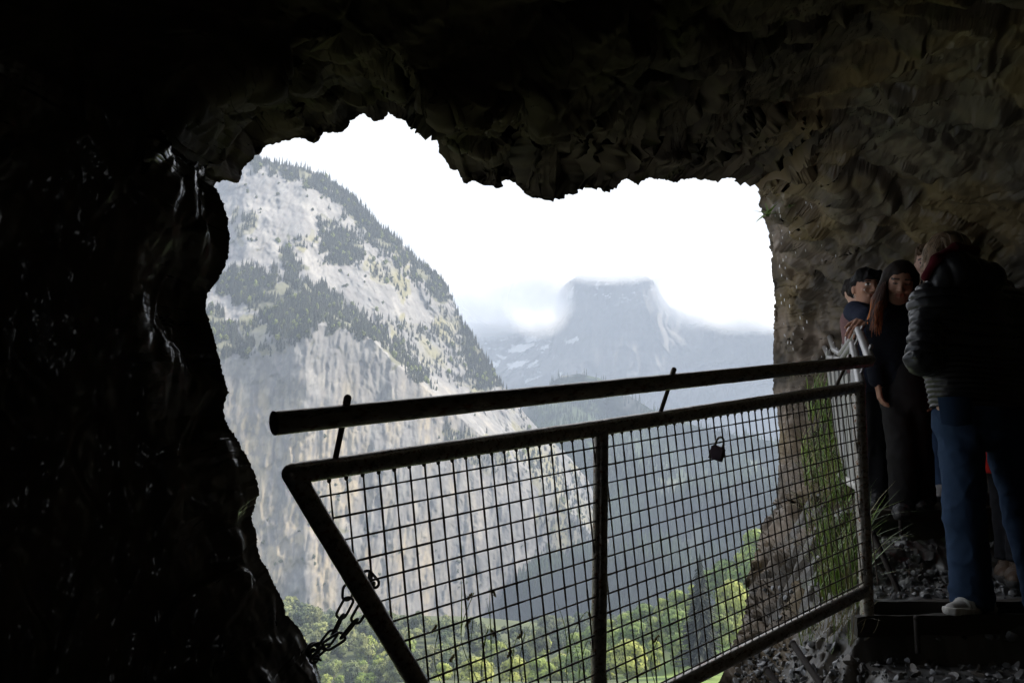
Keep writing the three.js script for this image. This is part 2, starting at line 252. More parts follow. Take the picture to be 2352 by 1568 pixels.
function scatter(geo, m, places, name, label) {       // places: [Vector3, height scale, width scale, [r, g, b]]
  const o = new THREE.InstancedMesh(geo, m, places.length), t = new THREE.Object3D(), c = new THREE.Color(), r = rng(5);
  places.forEach(([p, sh, sw, col], i) => { t.position.copy(p); t.rotation.set((r() - 0.5) * 0.06, r() * 6.28, (r() - 0.5) * 0.06); t.scale.set(sw, sh, sw); t.updateMatrix(); o.setMatrixAt(i, t.matrix); o.setColorAt(i, c.setRGB(...col)); });
  return stuff(o, name, label, 'wood');
}
const needleMat = new THREE.MeshStandardMaterial({ roughness: 0.95, side: THREE.DoubleSide });
{
  const r = rng(11), spots = [], pale = [];
  const box = q => [Math.min(...q.map(a => a[0])), Math.max(...q.map(a => a[0])), Math.min(...q.map(a => a[1])), Math.max(...q.map(a => a[1]))];
  const fill = (polys, per, dark) => { for (const q of polys) { const [a, b, c, d] = box(q), n = (b - a) * (d - c) / per; for (let k = 0; k < n; k++) { const x = lerp(a, b, r()), y = lerp(c, d, r()); if (!inside(q, x + 34 * noise(x / 26, y / 26, 31) + (r() - 0.5) * 26, y + 34 * noise(x / 26, y / 26, 47) + (r() - 0.5) * 26) || y < ridgeY(x) + 1) continue; const s = cliffPoint(x, y), cl = fbm(s.x / 45, s.y / 45, s.z / 45, 2) * 1.6; if (cl < dark - 0.35 * r()) continue; const h = 6 + 10 * r() * r() + 3 * r(), v = 0.55 + 0.95 * r();
    if (r() < 0.03) pale.push([s, 6 + 5 * r(), 6 + 4 * r(), [0.16 * v, 0.19 * v, 0.05 * v]]); else spots.push([s.add(V(0, -1.2, 0)), h, h * (0.36 + 0.14 * r()), [0.036 * v, 0.043 * v, 0.032 * v]]); } } };
  fill(bands, 8, -0.08); fill(sparse, 50, 0.0);
  for (let k = 0; k < 260; k++) { const x = lerp(560, 1170, r()), y = ridgeY(x) + 1 + r() * 5, s = cliffPoint(x, y), h = 8 + 10 * r(), v = 0.7 + 0.5 * r(); spots.push([s.add(V(0, -2, 0)), h, h * 0.3, [0.036 * v, 0.043 * v, 0.032 * v]]); }
  for (let k = 0; k < 1500; k++) { const x = lerp(560, 1400, r()), y = lerp(ridgeY(x) + 10, 1380, r()), s = cliffPoint(x, y); if (noise(s.x / 25, s.y / 25 + 50, s.z / 25) < 0.22 || (y > lipY(x) + 20 && y < lipY(x) + 330 && r() < 0.85)) continue; const v = 0.7 + 0.6 * r(); pale.push([s, 3 + 4 * r(), 3 + 4 * r(), [0.10 * v, 0.12 * v, 0.045 * v]]); }
  scatter(coniferGeo(3, 1, 1, 6, 6), needleMat, spots, 'spruce_wood', 'dark spruce wood on the ledges of the pale cliff');
  scatter(crownGeo(8, 1, 1, 130, 0.26, 5), leafMat, pale, 'ledge_shrubs', 'low olive shrubs dotted over the pale cliff');
  const far = [];
  for (let k = 0; k < 11000; k++) { const x = lerp(1150, 1900, r()), y = lerp(slopeY(x), 1480, Math.pow(r(), 0.8)), s = slopePoint(x, y), b = fbm(s.x / 120, s.y / 120, s.z / 120, 4); if (b > 0.16 + 0.2 * r()) continue; const h = 15 + 12 * r(), v = 0.7 + 0.6 * r(), g = sstep(0.05, 0.3, noise(s.x / 180, s.y / 180, s.z / 180) + 0.2 * (r() - 0.5)); far.push([s.add(V(0, -2, 0)), h, h * (0.3 + 0.22 * g), mix3([0.016 * v, 0.028 * v, 0.014 * v], [0.035 * v, 0.06 * v, 0.018 * v], g)]); }
  scatter(coniferGeo(4, 1, 1, 5, 5), needleMat, far, 'far_forest', 'blue hazy forest on the far valley slope');
}
const crowns = [crownGeo(21, 12, 10, 4600, 0.74, 20), crownGeo(22, 14, 9, 4600, 0.74, 18), crownGeo(23, 11, 11, 4600, 0.74, 21)];
const smallCrowns = [crownGeo(31, 12, 9, 1500, 1.25, 12), crownGeo(32, 14, 9.5, 1500, 1.25, 13)];
const trunkGeo = (() => { const b = [tube(V(0, -1.5, 0), V(0.1, 6, 0), 0.32, 8, 0.16), tube(V(0.05, 3, 0), V(2.2, 7, 0.8), 0.14, 6, 0.05), tube(V(0.05, 3.6, 0), V(-2, 7.5, -0.7), 0.14, 6, 0.05), tube(V(0.1, 5, 0), V(0.5, 9.5, -0.3), 0.14, 6, 0.05), tube(V(0.05, 4.2, 0), V(0.2, 8, 2.2), 0.12, 6, 0.04)]; return mergeGeometries(b); })();
const greens = [[0.20, 0.275, 0.045], [0.27, 0.33, 0.06], [0.13, 0.20, 0.04], [0.31, 0.35, 0.075], [0.18, 0.23, 0.06]].map(c => leafMaterial(...c));
function broadTree(px, py, depth, hpx, k, wk, label, group) {   // foot at that pixel and distance, hpx pixels tall
  const t = new THREE.Group(), h = hpx / FOC * depth, g = crowns[k % 3], s = h / [12, 14, 11][k % 3];
  part(t, 'trunk', trunkGeo, barkMat); part(t, 'crown', g, greens[k % greens.length]);
  const p = P(px, py, depth); t.position.set(p.x, Math.min(p.y, p.y), p.z); t.rotation.y = k * 2.4; t.scale.set(s * wk, s, s * wk);
  return add(t, 'broadleaf_tree', label, 'tree', group);
}
const rightTrees = [ // foot x, foot y, depth, height in pixels, variant, width
  [1742, 1330, 350, 118, 0, 0.95], [1778, 1330, 345, 128, 1, 1.0], [1700, 1385, 345, 120, 1, 0.9], [1668, 1400, 350, 112, 2, 1.0], [1730, 1420, 310, 140, 2, 0.8],
  [1560, 1440, 370, 86, 0, 1.0], [1520, 1455, 372, 84, 1, 1.1], [1480, 1470, 375, 82, 2, 1.0], [1440, 1485, 378, 78, 0, 1.1], [1400, 1500, 380, 80, 1, 1.0], [1360, 1515, 380, 76, 2, 1.0], [1325, 1530, 380, 78, 0, 1.0], [1590, 1432, 365, 92, 1, 0.9],
  [1680, 1470, 270, 140, 3, 0.8], [1655, 1510, 250, 130, 4, 0.75], [1700, 1510, 255, 150, 3, 0.8],
  [1550, 1510, 300, 110, 2, 1.0], [1500, 1525, 300, 112, 4, 1.0], [1455, 1530, 300, 104, 2, 1.0], [1415, 1545, 305, 104, 0, 1.0], [1370, 1560, 310, 96, 4, 1.0],
  [1440, 1572, 255, 104, 3, 1.1], [1390, 1585, 260, 96, 1, 1.1], [1500, 1560, 262, 92, 1, 1.0], [1330, 1585, 300, 96, 2, 1.0], [1290, 1585, 320, 84, 3, 1.0], [1560, 1548, 255, 80, 4, 0.9], [1090, 1600, 300, 92, 3, 1.2], [1010, 1610, 300, 90, 1, 1.2], [1180, 1600, 310, 92, 3, 1.1], [1240, 1598, 310, 90, 0, 1.1],
];
rightTrees.forEach((a) => {
  const [x, y, z] = a, [place, group] = x > 1640 && z > 300 ? ['high on the slope between the dark spruce and the wet rock', 'trees between the spruce and the rock'] : x > 1640 ? ['at the meadow edge right under the wet rock', 'trees under the wet rock'] : z > 350 ? ['on the crest of the wood, against the blue slope', 'trees on the crest of the wood'] : x < 1380 && y > 1570 ? ['behind the sedges, where the wood reaches the slanting railing end', 'trees behind the sedges'] : z < 270 ? ['at the near edge of the meadow wood, beside the spruce foot', 'trees at the meadow'] : ['in the middle of the wood beside the middle post', 'trees in the middle of the wood'];
  broadTree(...a, 'yellow-green broadleaf tree ' + place, group);
});
{
  const t = new THREE.Group(), z = 228; // the dark spruce
  part(t, 'trunk', tube(V(0, -1, 0), V(0, 24, 0), 0.35, 8, 0.08), barkMat);
  part(t, 'crown', mergeGeometries([coniferGeo(41, 30, 13, 34, 13, 0.02), coniferGeo(42, 29.6, 8.4, 30, 11, 0.04), coniferGeo(43, 29.3, 14, 26, 8, 0.0)]), mat(0.015, 0.021, 0.014, { side: THREE.DoubleSide, roughness: 0.95 }));
  const p = P(1610, 1530, z); t.position.copy(p); t.scale.setScalar(262 / FOC * z / 31);
  add(t, 'spruce_tree', 'tall dark spruce standing alone among pale broadleaf trees', 'tree');
  const u = new THREE.Group(); part(u, 'trunk', tube(V(0, -1, 0), V(0, 12, 0), 0.25, 8, 0.05), barkMat); part(u, 'crown', coniferGeo(44, 15, 5, 18, 9, 0.03), needleMat.clone()); u.children[1].material.color.setRGB(0.03, 0.045, 0.03);
  u.position.copy(P(1776, 1300, 352)); u.scale.setScalar(1.7); add(u, 'spruce_tree', 'small spruce tip rising behind the broadleaf trees at the wet rock edge', 'tree');
}
{ // wood on the far side of the valley floor: the front trees one by one, the mass behind as one wood
  const r = rng(23), mass = [], front = [], woodTop = curve([[500, 1360], [640, 1372], [700, 1388], [740, 1406], [800, 1418], [900, 1410], [1000, 1420], [1100, 1438], [1200, 1438], [1290, 1415], [1480, 1410]]);
  for (let k = 0; k < 4200; k++) {
    const z = 385 + 800 * Math.pow(r(), 0.85), px = lerp(500, 1480, r()), q = P(px, 1450, z); q.y = floorH(q.x, q.z) - 0.8;
    const [x, y] = pix(q); if (z > cliffDepth(x, 1450) - 12 || (x > 1250 && z < 480) || r() > z / 1100 + 0.15) continue;
    const s = 0.6 + 0.7 * r(), v = 0.6 + 0.75 * r(), light = r(); if (y - 12 * s * FOC / z < woodTop(x) + 8 * (r() - 0.5)) continue;
    const c = light < 0.2 ? [0.05 * v, 0.08 * v, 0.03 * v] : light > 0.78 ? [0.21 * v, 0.24 * v, 0.085 * v] : [0.13 * v, 0.165 * v, 0.065 * v];
    if (z < 470 && front.length < 60) front.push([q, s, Math.floor(r() * 5), x]); else mass.push([q, s * (0.85 + 0.4 * r()), s * (0.85 + 0.3 * r()), c]);
  }
  scatter(smallCrowns[0], leafMat, mass.filter((_, i) => i % 2), 'valley_wood', 'pale green wood on the valley floor below the cliff');
  scatter(smallCrowns[1], leafMat, mass.filter((_, i) => !(i % 2)), 'valley_wood', 'pale green wood on the valley floor below the cliff');
  front.forEach(([q, s, k, x]) => { const t = new THREE.Group(); part(t, 'trunk', trunkGeo, barkMat); part(t, 'crown', smallCrowns[k % 2], greens[k]); t.position.copy(q); t.scale.setScalar(s); t.rotation.y = k * 1.3 + x;
    const [w, g] = x < 760 ? ['beside the chain and the wet rock', 'valley trees beside the chain'] : x < 960 ? ['behind the slanting end pipe', 'valley trees behind the end pipe'] : x < 1180 ? ['behind the sedges', 'valley trees behind the sedges'] : ['towards the middle post', 'valley trees towards the middle post'], tone = ['mid green', 'bright green', 'dark green', 'pale yellow-green', 'olive green'][k];
    add(t, 'valley_tree', 'rounded ' + tone + ' tree in the valley wood, ' + w, 'tree', g); });
}
// ---------------------------------------------------------------- low cloud round the butte

{
  const sheets = [[1110, 672, 4200, 230, 112, 1], [1178, 655, 4100, 146, 112, 0.95], [1400, 556, 4000, 330, 92, 1], [1635, 630, 3950, 150, 128, 0.95], [1720, 660, 3600, 200, 112, 1], [1830, 664, 3500, 170, 116, 1], [1585, 666, 3700, 95, 98, 0.5], [1236, 690, 3800, 88, 92, 0.5], [1400, 606, 3850, 150, 52, 0.5]];
  const pos = [], col = [], idx = []; let base = 0; const nu = 44, nv = 26;
  sheets.forEach(([x, y, z, rx, ry, a], k) => {
    for (let j = 0; j < nv; j++) for (let i = 0; i < nu; i++) {
      const u = i / (nu - 1) * 2 - 1, v = j / (nv - 1) * 2 - 1, rr = Math.min(1, u * u + v * v), p = P(x + u * rx, y + v * ry, z + 0.12 * rx * (rr - 0.6) * z / FOC - v * ry * 1.6 * z / FOC + 12 * noise(u * 3 + k, v * 3, 2));
      p.toArray(pos, pos.length); const soft = Math.pow(clamp(1 - u * u - v * v, 0, 1), 0.9), n = clamp(0.75 + 0.45 * fbm((x + u * rx) / 70, (y + v * ry) / 60, 3 + k, 3), 0, 1);
      col.push(0.96, 0.97, 1, a * clamp(soft * (0.45 + n), 0, 1));
    }
    for (let j = 0; j < nv - 1; j++) for (let i = 0; i < nu - 1; i++) { const q = base + j * nu + i; idx.push(q, q + 1, q + nu, q + 1, q + nu + 1, q + nu); }
    base += nu * nv;
  });
  const g = new THREE.BufferGeometry(); g.setAttribute('position', new THREE.Float32BufferAttribute(pos, 3)); g.setAttribute('color', new THREE.Float32BufferAttribute(col, 4)); g.setIndex(idx); g.computeVertexNormals();
  stuff(new THREE.Mesh(g, new THREE.MeshStandardMaterial({ vertexColors: true, transparent: true, roughness: 1, side: THREE.DoubleSide, depthWrite: false })), 'cloud', 'low white cloud wrapping the top of the far butte', 'cloud');
}
// ---------------------------------------------------------------- the gallery cut in the rock
// outline of its mouth, read from the photograph: x, y, distance along the optical axis
const mouth = [[725, 1567, 1.95], [716, 1507, 1.95], [685, 1445, 1.96], [668, 1425, 1.96], [654, 1409, 1.96], [650, 1385, 1.97], [641, 1364, 1.97], [626, 1338, 1.97], [614, 1307, 1.98], [600, 1290, 1.98], [587, 1249, 1.99], [585, 1230, 1.99], [583, 1213, 1.99], [574, 1182, 2], [580, 1160, 2], [593, 1124, 2], [588, 1095, 2.01], [578, 1071, 2.01], [552, 1026, 2.02], [538, 1000, 2.02], [525, 982, 2.02], [513, 946, 2.03], [514, 925, 2.03], [525, 902, 2.04], [520, 880, 2.04], [512, 857, 2.04], [498, 795, 2.05], [485, 751, 2.06], [472, 711, 2.06], [476, 679, 2.07], [498, 644, 2.07], [516, 608, 2.08], [523, 575, 2.08], [524, 545, 2.08], [522, 501, 2.08], [515, 475, 2.08], [507, 457, 2.08], [495, 432, 2.08],
  [490, 418, 2.6], [508, 417, 2.7], [526, 411, 2.7], [543, 421, 2.7], [552, 411, 2.75], [555, 387, 2.8], [567, 374, 2.8], [578, 365, 2.8], [595, 346, 2.85], [616, 332, 2.9], [635, 329, 2.9], [654, 322, 2.9], [683, 318, 2.95], [697, 314, 2.95], [715, 320, 3], [726, 319, 3], [734, 310, 3], [736, 299, 3], [742, 296, 3], [756, 297, 3], [775, 302, 3.02], [785, 299, 3.05], [795, 287, 3.05], [799, 276, 3.05], [815, 265, 3.1], [835, 256, 3.1], [848, 265, 3.1], [862, 271, 3.1], [878, 271, 3.12], [885, 266, 3.15], [892, 258, 3.15], [905, 264, 3.15], [926, 266, 3.15], [945, 276, 3.15], [959, 284, 3.2], [978, 283, 3.2], [985, 286, 3.2], [995, 300, 3.2], [1002, 312, 3.2], [1009, 330, 3.2], [1023, 358, 3.2], [1030, 375, 3.2], [1038, 387, 3.2], [1054, 386, 3.2], [1060, 398, 3.2], [1064, 411, 3.2], [1069, 414, 3.2], [1083, 406, 3.22], [1104, 408, 3.25], [1112, 419, 3.25], [1121, 423, 3.25], [1140, 427, 3.25], [1150, 421, 3.25], [1157, 408, 3.3], [1159, 399, 3.3], [1173, 403, 3.3], [1180, 411, 3.3], [1195, 413, 3.3], [1199, 425, 3.3], [1208, 440, 3.3], [1225, 450, 3.3], [1250, 454, 3.3], [1274, 459, 3.3], [1286, 453, 3.35], [1292, 447, 3.35], [1312, 445, 3.4], [1316, 436, 3.4], [1318, 428, 3.4], [1328, 427, 3.4], [1339, 430, 3.4], [1350, 426, 3.45], [1359, 419, 3.45], [1368, 427, 3.45], [1374, 434, 3.45], [1380, 428, 3.5], [1394, 440, 3.5], [1408, 427, 3.5], [1424, 409, 3.6], [1444, 409, 3.6], [1452, 417, 3.65], [1462, 424, 3.7], [1475, 414, 3.7], [1485, 407, 3.75], [1510, 412, 3.85], [1538, 413, 3.95], [1548, 418, 4.0], [1560, 413, 4.05], [1590, 409, 4.2], [1615, 414, 4.3], [1637, 419, 4.45], [1650, 414, 4.5], [1658, 408, 4.55], [1687, 409, 4.7], [1695, 421, 4.8], [1715, 424, 4.95], [1737, 427, 5.2],
  [1742, 432, 6.0], [1746, 455, 6.2], [1747, 476, 6.3], [1754, 500, 6.4], [1763, 520, 6.5], [1768, 550, 6.6], [1773, 582, 6.7], [1775, 640, 6.8], [1778, 670, 6.9], [1781, 699, 7.0], [1779, 757, 7.0], [1777, 804, 7.0], [1776, 850, 7.0], [1776, 897, 7.0], [1783, 927, 7.0], [1788, 965, 6.95], [1791, 1003, 6.9], [1790, 1060, 6.8], [1788, 1129, 6.6], [1781, 1170, 6.4], [1765, 1190, 6.2], [1755, 1205, 6.1], [1748, 1228, 6.0], [1740, 1256, 5.8], [1733, 1280, 5.65], [1727, 1306, 5.5], [1722, 1345, 5.3], [1715, 1382, 5.1], [1708, 1410, 4.9], [1700, 1433, 4.8], [1690, 1460, 4.6], [1679, 1483, 4.5], [1668, 1510, 4.35], [1659, 1534, 4.2], [1650, 1570, 4.0],
  [1600, 1660, 3.3], [1500, 1740, 2.8], [1350, 1800, 2.5], [1150, 1830, 2.3], [950, 1790, 2.1], [820, 1700, 2.0], [750, 1620, 1.95]];
const pole = dirOf(1200, 860).normalize(), poleR = V().crossVectors(pole, V(0, 1, 0)).normalize(), poleU = V().crossVectors(poleR, pole);
const polar = d => { const n = d.clone().normalize(); return [Math.atan2(n.dot(poleU), n.dot(poleR)), Math.acos(clamp(n.dot(pole), -1, 1))]; };
const unpolar = (f, t) => pole.clone().multiplyScalar(Math.cos(t)).addScaledVector(poleR, Math.sin(t) * Math.cos(f)).addScaledVector(poleU, Math.sin(t) * Math.sin(f));
// how far the rock is in other directions: pixel and depth inside the picture, yaw / pitch / metres outside it
const caveCtl = [[0, 100, 1.75], [0, 500, 1.8], [0, 900, 1.8], [0, 1300, 1.75], [0, 1568, 1.65], [200, 300, 1.85], [200, 700, 1.8], [200, 1200, 1.75], [200, 1568, 1.68], [330, 500, 1.85], [330, 800, 1.82], [400, 1150, 1.85], [450, 1450, 1.8], [420, 200, 2.0], [430, 620, 1.95], [430, 880, 1.98],
  [600, 1568, 1.78], [300, 0, 1.7], [600, 0, 1.95], [600, 180, 2.35], [900, 0, 2.0], [900, 140, 2.6], [1176, 0, 2.05], [1176, 200, 2.65], [1500, 0, 2.2], [1500, 200, 2.95], [1500, 340, 3.5], [1750, 0, 2.4], [1750, 200, 3.4], [1750, 340, 4.5], [2000, 0, 2.6], [2000, 180, 3.6], [2000, 330, 4.9], [2352, 0, 2.7], [2352, 200, 3.4], [2352, 420, 4.0], [2352, 650, 4.2], [2352, 900, 4.3],
  [1800, 440, 6.1], [1900, 440, 5.9], [2050, 450, 5.6], [2200, 430, 4.9], [1850, 560, 6.7], [1980, 560, 6.5], [2120, 560, 5.8], [2250, 560, 4.9], [1830, 700, 7.2], [1900, 700, 7.4], [1962, 740, 8.6], [1975, 820, 8.8], [2080, 700, 7.2], [2200, 700, 5.8], [1840, 900, 7.1], [1900, 900, 7.3], [1960, 900, 7.8], [2150, 900, 6.5], [2280, 900, 5.0],
  [1840, 1060, 6.7], [1900, 1060, 6.5], [1950, 1060, 6.3], [1850, 1200, 5.9], [1920, 1200, 5.5], [1970, 1180, 5.4], [1820, 1330, 5.1], [1900, 1330, 4.7], [1970, 1330, 4.3], [1800, 1430, 4.5], [1880, 1430, 4.1], [1950, 1420, 3.75], [1730, 1520, 4.0], [1800, 1520, 3.6], [1880, 1500, 3.4], [1950, 1480, 3.5], [1800, 1568, 3.2], [1900, 1568, 3.05], [1980, 1540, 3.15],
  [2050, 1300, 5.2], [2050, 1150, 6.2], [2200, 1150, 6.2], [2200, 1350, 4.9], [2352, 1300, 4.8], [2050, 1480, 4.0], [2200, 1500, 3.9], [2352, 1480, 3.9], [2352, 1100, 4.6]].map(([x, y, z]) => { const d = dirOf(x, y); return [d.clone().normalize(), d.length() * z, 0.105]; });
for (const [yaw, pitch, r] of [[-60, 0, 1.9], [-60, 40, 1.8], [-60, -35, 1.9], [-90, 0, 1.3], [-90, 45, 1.2], [-90, -45, 1.9], [-135, 0, 1.5], [-135, 40, 1.6], [-40, 50, 1.5], [0, 50, 1.6], [40, 50, 1.9], [60, 0, 3.0], [60, 35, 2.4], [60, -25, 2.6], [90, 0, 2.0], [90, 45, 1.9], [90, -40, 2.4], [135, 0, 2.4], [135, 40, 2.0], [180, 0, 3.2], [180, 45, 1.9], [0, 85, 1.35], [0, -85, 1.65], [45, -55, 2.3], [-45, -55, 2.1], [180, -45, 2.4], [0, -50, 2.15], [135, -45, 2.3], [-135, -45, 2.2]]) {
  const a = yaw * Math.PI / 180, b = pitch * Math.PI / 180; caveCtl.push([V(Math.sin(a) * Math.cos(b), Math.sin(b), -Math.cos(a) * Math.cos(b)), r, 0.34]);
}
const caveR = d => { let s = 0, w = 0; for (const [c, r, g] of caveCtl) { const a = Math.max(0, 2 - 2 * c.dot(d)), k = Math.exp(-a / (2 * g * g)) * (g < 0.2 ? 1 : 0.22) + 1e-5 / (a + 0.05); s += k / r; w += k; } return w / s; };
// the mouth resampled finely with a rough edge
const rim = [];
{
  const jr = rng(9);
  for (let i = 0; i < mouth.length; i++) {
    const a = mouth[i], b = mouth[(i + 1) % mouth.length], len = Math.hypot(b[0] - a[0], b[1] - a[1]), hidden = a[1] > 1575 || b[1] > 1600;
    const n = Math.max(1, Math.round(len / (hidden ? 14 : i > 38 && a[0] > 1480 && a[1] < 445 ? 0.75 : i > 38 ? 1.9 : 2.4)));
    for (let k = 0; k < n; k++) { const t = k / n, x = lerp(a[0], b[0], t), y = lerp(a[1], b[1], t), j = fbm(x / 7, y / 7, 4, 3) * 7; rim.push([x + j + (jr() - 0.5) * 0.8, y + fbm(x / 7, y / 7, 14, 3) * 7 + (jr() - 0.5) * 0.8, lerp(a[2], b[2], t), i + t, x, y]); }
  }
  for (const q of rim) { const [f, t] = polar(dirOf(q[0], q[1])); q.f = f; q.t = t; q.r = dirOf(q[4], q[5]).length() * q[2]; q.t0 = polar(dirOf(q[4], q[5]))[1]; }
}
const NR = rim.length, LIP = 9, DENSE = 235, COARSE = 26, NROW = LIP + DENSE + COARSE;
const tDense = 0.80;
const cavePos = new Float32Array(NR * NROW * 3), caveN = new Float32Array(NR * NROW * 3);
{
  for (let i = 0; i < NR; i++) {
    const q = rim[i];
    for (let j = 0; j < NROW; j++) {
      let p;
      if (j < LIP) { const k = (LIP - j) / LIP, t = q.t + 0.16 * k + 0.10 * k * k; p = unpolar(q.f, t).multiplyScalar(q.r + 0.10 * k + 1.3 * k * k); }   // the outer face, behind the edge
      else {
        const k = j - LIP, t = k < DENSE ? lerp(q.t, tDense + 0.02, Math.pow(k / DENSE, 1.12)) : lerp(tDense + 0.02, 3.05, Math.pow((k - DENSE) / (COARSE - 1), 1.0));
        const d = unpolar(q.f, t), s = sstep(-0.012, 0.10, t - q.t0);
        p = d.clone().multiplyScalar(lerp(q.r, caveR(d), s));
      }
      p.add(EYEP).toArray(cavePos, (j * NR + i) * 3);
    }
  }
}
function caveIndex(i0, i1, closed) { const idx = []; for (let j = 0; j < NROW - 1; j++) for (let i = i0; i < i1; i++) { const a = j * NR + i % NR, b = j * NR + (i + 1) % NR; idx.push(a, b, a + NR, b, b + NR, a + NR); } return idx; }
{
  const g = new THREE.BufferGeometry(); g.setAttribute('position', new THREE.BufferAttribute(cavePos, 3)); g.setIndex(caveIndex(0, NR)); g.computeVertexNormals();
  const n = g.attributes.normal.array;
  const iTop = rim.findIndex(q => q[3] >= 38), iPil = rim.findIndex(q => q[0] > 1737 && q[1] < 440), iBot = rim.findIndex(q => q[1] > 1575);
  const wet = i => { const x = rim[i][0], y = rim[i][1]; return i < iTop ? 1 : i < iPil ? sstep(700, 480, x) : 0; };
  const base0 = Float32Array.from(cavePos), col = new Float32Array(cavePos.length), p = V(), e = V();
  const side = new Float32Array(NR);
  for (let i = 0; i < NR; i++) side[i] = i < iTop ? 0 : i < iPil ? 1 : i < iBot ? 2 : 3;
  for (let j = 0; j < NROW; j++) for (let i = 0; i < NR; i++) {
    const k = (j * NR + i) * 3; p.fromArray(cavePos, k);
    let nx = n[k], ny = n[k + 1], nz = n[k + 2];
    e.copy(p).sub(EYEP); const inward = (nx * e.x + ny * e.y + nz * e.z) < 0 ? 1 : -1; if (j >= LIP) { nx *= inward; ny *= inward; nz *= inward; }
    const fade = j < LIP ? 0.3 : lerp(0.3, 1, sstep(0, 26, j - LIP)), { x, y, z } = p;
    // left wall: fluted by running water, else broken blocks
    const leftness = sstep(-0.15, -0.45, x + 0.10 * (y - EYE)) * sstep(1.15, 0.75, y - EYE);
    const rightness = sstep(1.1, 1.7, x);
    const k2 = (j * NR + (i + 1) % NR) * 3, k3 = (Math.min(NROW - 1, j + 1) * NR + i) * 3, sp = Math.max(Math.hypot(base0[k2] - x, base0[k2 + 1] - y, base0[k2 + 2] - z), Math.hypot(base0[k3] - x, base0[k3 + 1] - y, base0[k3 + 2] - z)), A = f => sstep(0.42, 0.16, sp * f);
    const big = fbm(x * 1.1, y * 1.1, z * 1.1, 3) * 0.16;
    const far = 1 + 0.5 * rightness;
    const wx = x + 0.22 * fbm(x * 2.1, y * 2.1, z * 2.1 + 9, 2), wy = y + 0.16 * fbm(x * 2.1 + 5, y * 2.1, z * 2.1, 2), wz = z + 0.22 * fbm(x * 2.1, y * 2.1 + 7, z * 2.1, 2);
    const flute = ridge(x * 2.4, y * 0.8 + x * 0.6, z * 2.4, 3) * 0.06 + fbm(x * 8, y * 3.0, z * 8, 3) * 0.03 + fbm(x * 20, y * 10, z * 20, 3) * 0.016 + facet(wx * 7, wy * 4.5, wz * 7, 1.5) * 0.035;
    const f1 = facet(wx * 1.9, wy * 2.6, wz * 1.9, 1.3), e1 = sstep(0, 0.10, CELL.f2 - CELL.f1), f2 = facet(wx * 4.6, wy * 7, wz * 4.6, 1.3), e2 = sstep(0, 0.12, CELL.f2 - CELL.f1);
    const block = f1 * 0.13 - 0.035 * (1 - e1) + f2 * 0.045 * A(4) - 0.014 * (1 - e2) * A(4) + fbm(x * 7, y * 10, z * 7, 4) * 0.045 * A(10) + facet(wx * 15, wy * 19, wz * 15, 1.4) * 0.011 * A(17);
    const pillar = ridge(x * 2.2, y * 0.9, z * 2.2, 3) * 0.17 + facet(wx * 3.4, wy * 2.2, wz * 3.4, 1.5) * 0.15 + fbm(x * 6, y * 4, z * 6, 4) * 0.11 + facet(wx * 9, wy * 6.5, wz * 9, 1.5) * 0.05;
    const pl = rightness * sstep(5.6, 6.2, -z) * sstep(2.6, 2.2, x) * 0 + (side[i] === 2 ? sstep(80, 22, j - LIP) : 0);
    let h = lerp(lerp(block, flute, leftness), pillar, clamp(pl, 0, 1)) + big * (0.5 + 0.5 * fade);
    h *= fade;
    cavePos[k] += nx * h; cavePos[k + 1] += ny * h; cavePos[k + 2] += nz * h;
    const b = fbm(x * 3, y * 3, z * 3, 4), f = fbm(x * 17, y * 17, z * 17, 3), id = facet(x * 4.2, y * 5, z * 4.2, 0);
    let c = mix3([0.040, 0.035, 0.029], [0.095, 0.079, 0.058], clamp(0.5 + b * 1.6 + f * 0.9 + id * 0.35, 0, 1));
    if (side[i] === 2 || rightness > 0) {
      const yel = rightness * sstep(0.0, 0.25, fbm(x * 1.4 + 7, y * 1.8, z * 1.4, 4) + 0.12);
      c = mix3(c, [0.135, 0.10, 0.05], yel * 0.8);
      c = mix3(c, [0.17, 0.135, 0.105], pl * 0.85 * clamp(0.5 + b * 2, 0, 1));  // brown rock made paler towards the outer edge: daylight put into its colour
      c = mix3(c, [0.04, 0.035, 0.03], clamp((ridge(x * 3, y * 2, z * 3, 3) - 0.62) * 4, 0, 0.5));
    }
    if (side[i] === 1) c = mix3(c, [0.065, 0.066, 0.032], sstep(0.15, 0.35, fbm(x * 5 + 3, y * 5, z * 5, 4)) * 0.6);       // moss flecks on the roof
    col[k] = c[0]; col[k + 1] = c[1]; col[k + 2] = c[2];
  }
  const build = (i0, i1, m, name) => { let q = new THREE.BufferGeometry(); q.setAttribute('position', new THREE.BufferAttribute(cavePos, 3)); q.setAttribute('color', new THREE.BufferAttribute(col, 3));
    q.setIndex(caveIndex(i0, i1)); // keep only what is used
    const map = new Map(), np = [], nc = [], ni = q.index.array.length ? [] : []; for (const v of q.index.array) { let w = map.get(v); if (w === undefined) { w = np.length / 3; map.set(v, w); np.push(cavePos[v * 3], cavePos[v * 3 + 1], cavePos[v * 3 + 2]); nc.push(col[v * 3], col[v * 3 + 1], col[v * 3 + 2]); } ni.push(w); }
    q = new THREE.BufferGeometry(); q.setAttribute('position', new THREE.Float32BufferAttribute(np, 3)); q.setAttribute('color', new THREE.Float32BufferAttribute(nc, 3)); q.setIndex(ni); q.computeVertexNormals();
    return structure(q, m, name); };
  const wetRock = new THREE.MeshPhysicalMaterial({ vertexColors: true, roughness: 0.5, specularIntensity: 0.4, clearcoat: 0.9, clearcoatRoughness: 0.15 });
  const roofRock = new THREE.MeshPhysicalMaterial({ vertexColors: true, roughness: 0.95, specularIntensity: 0.12 });
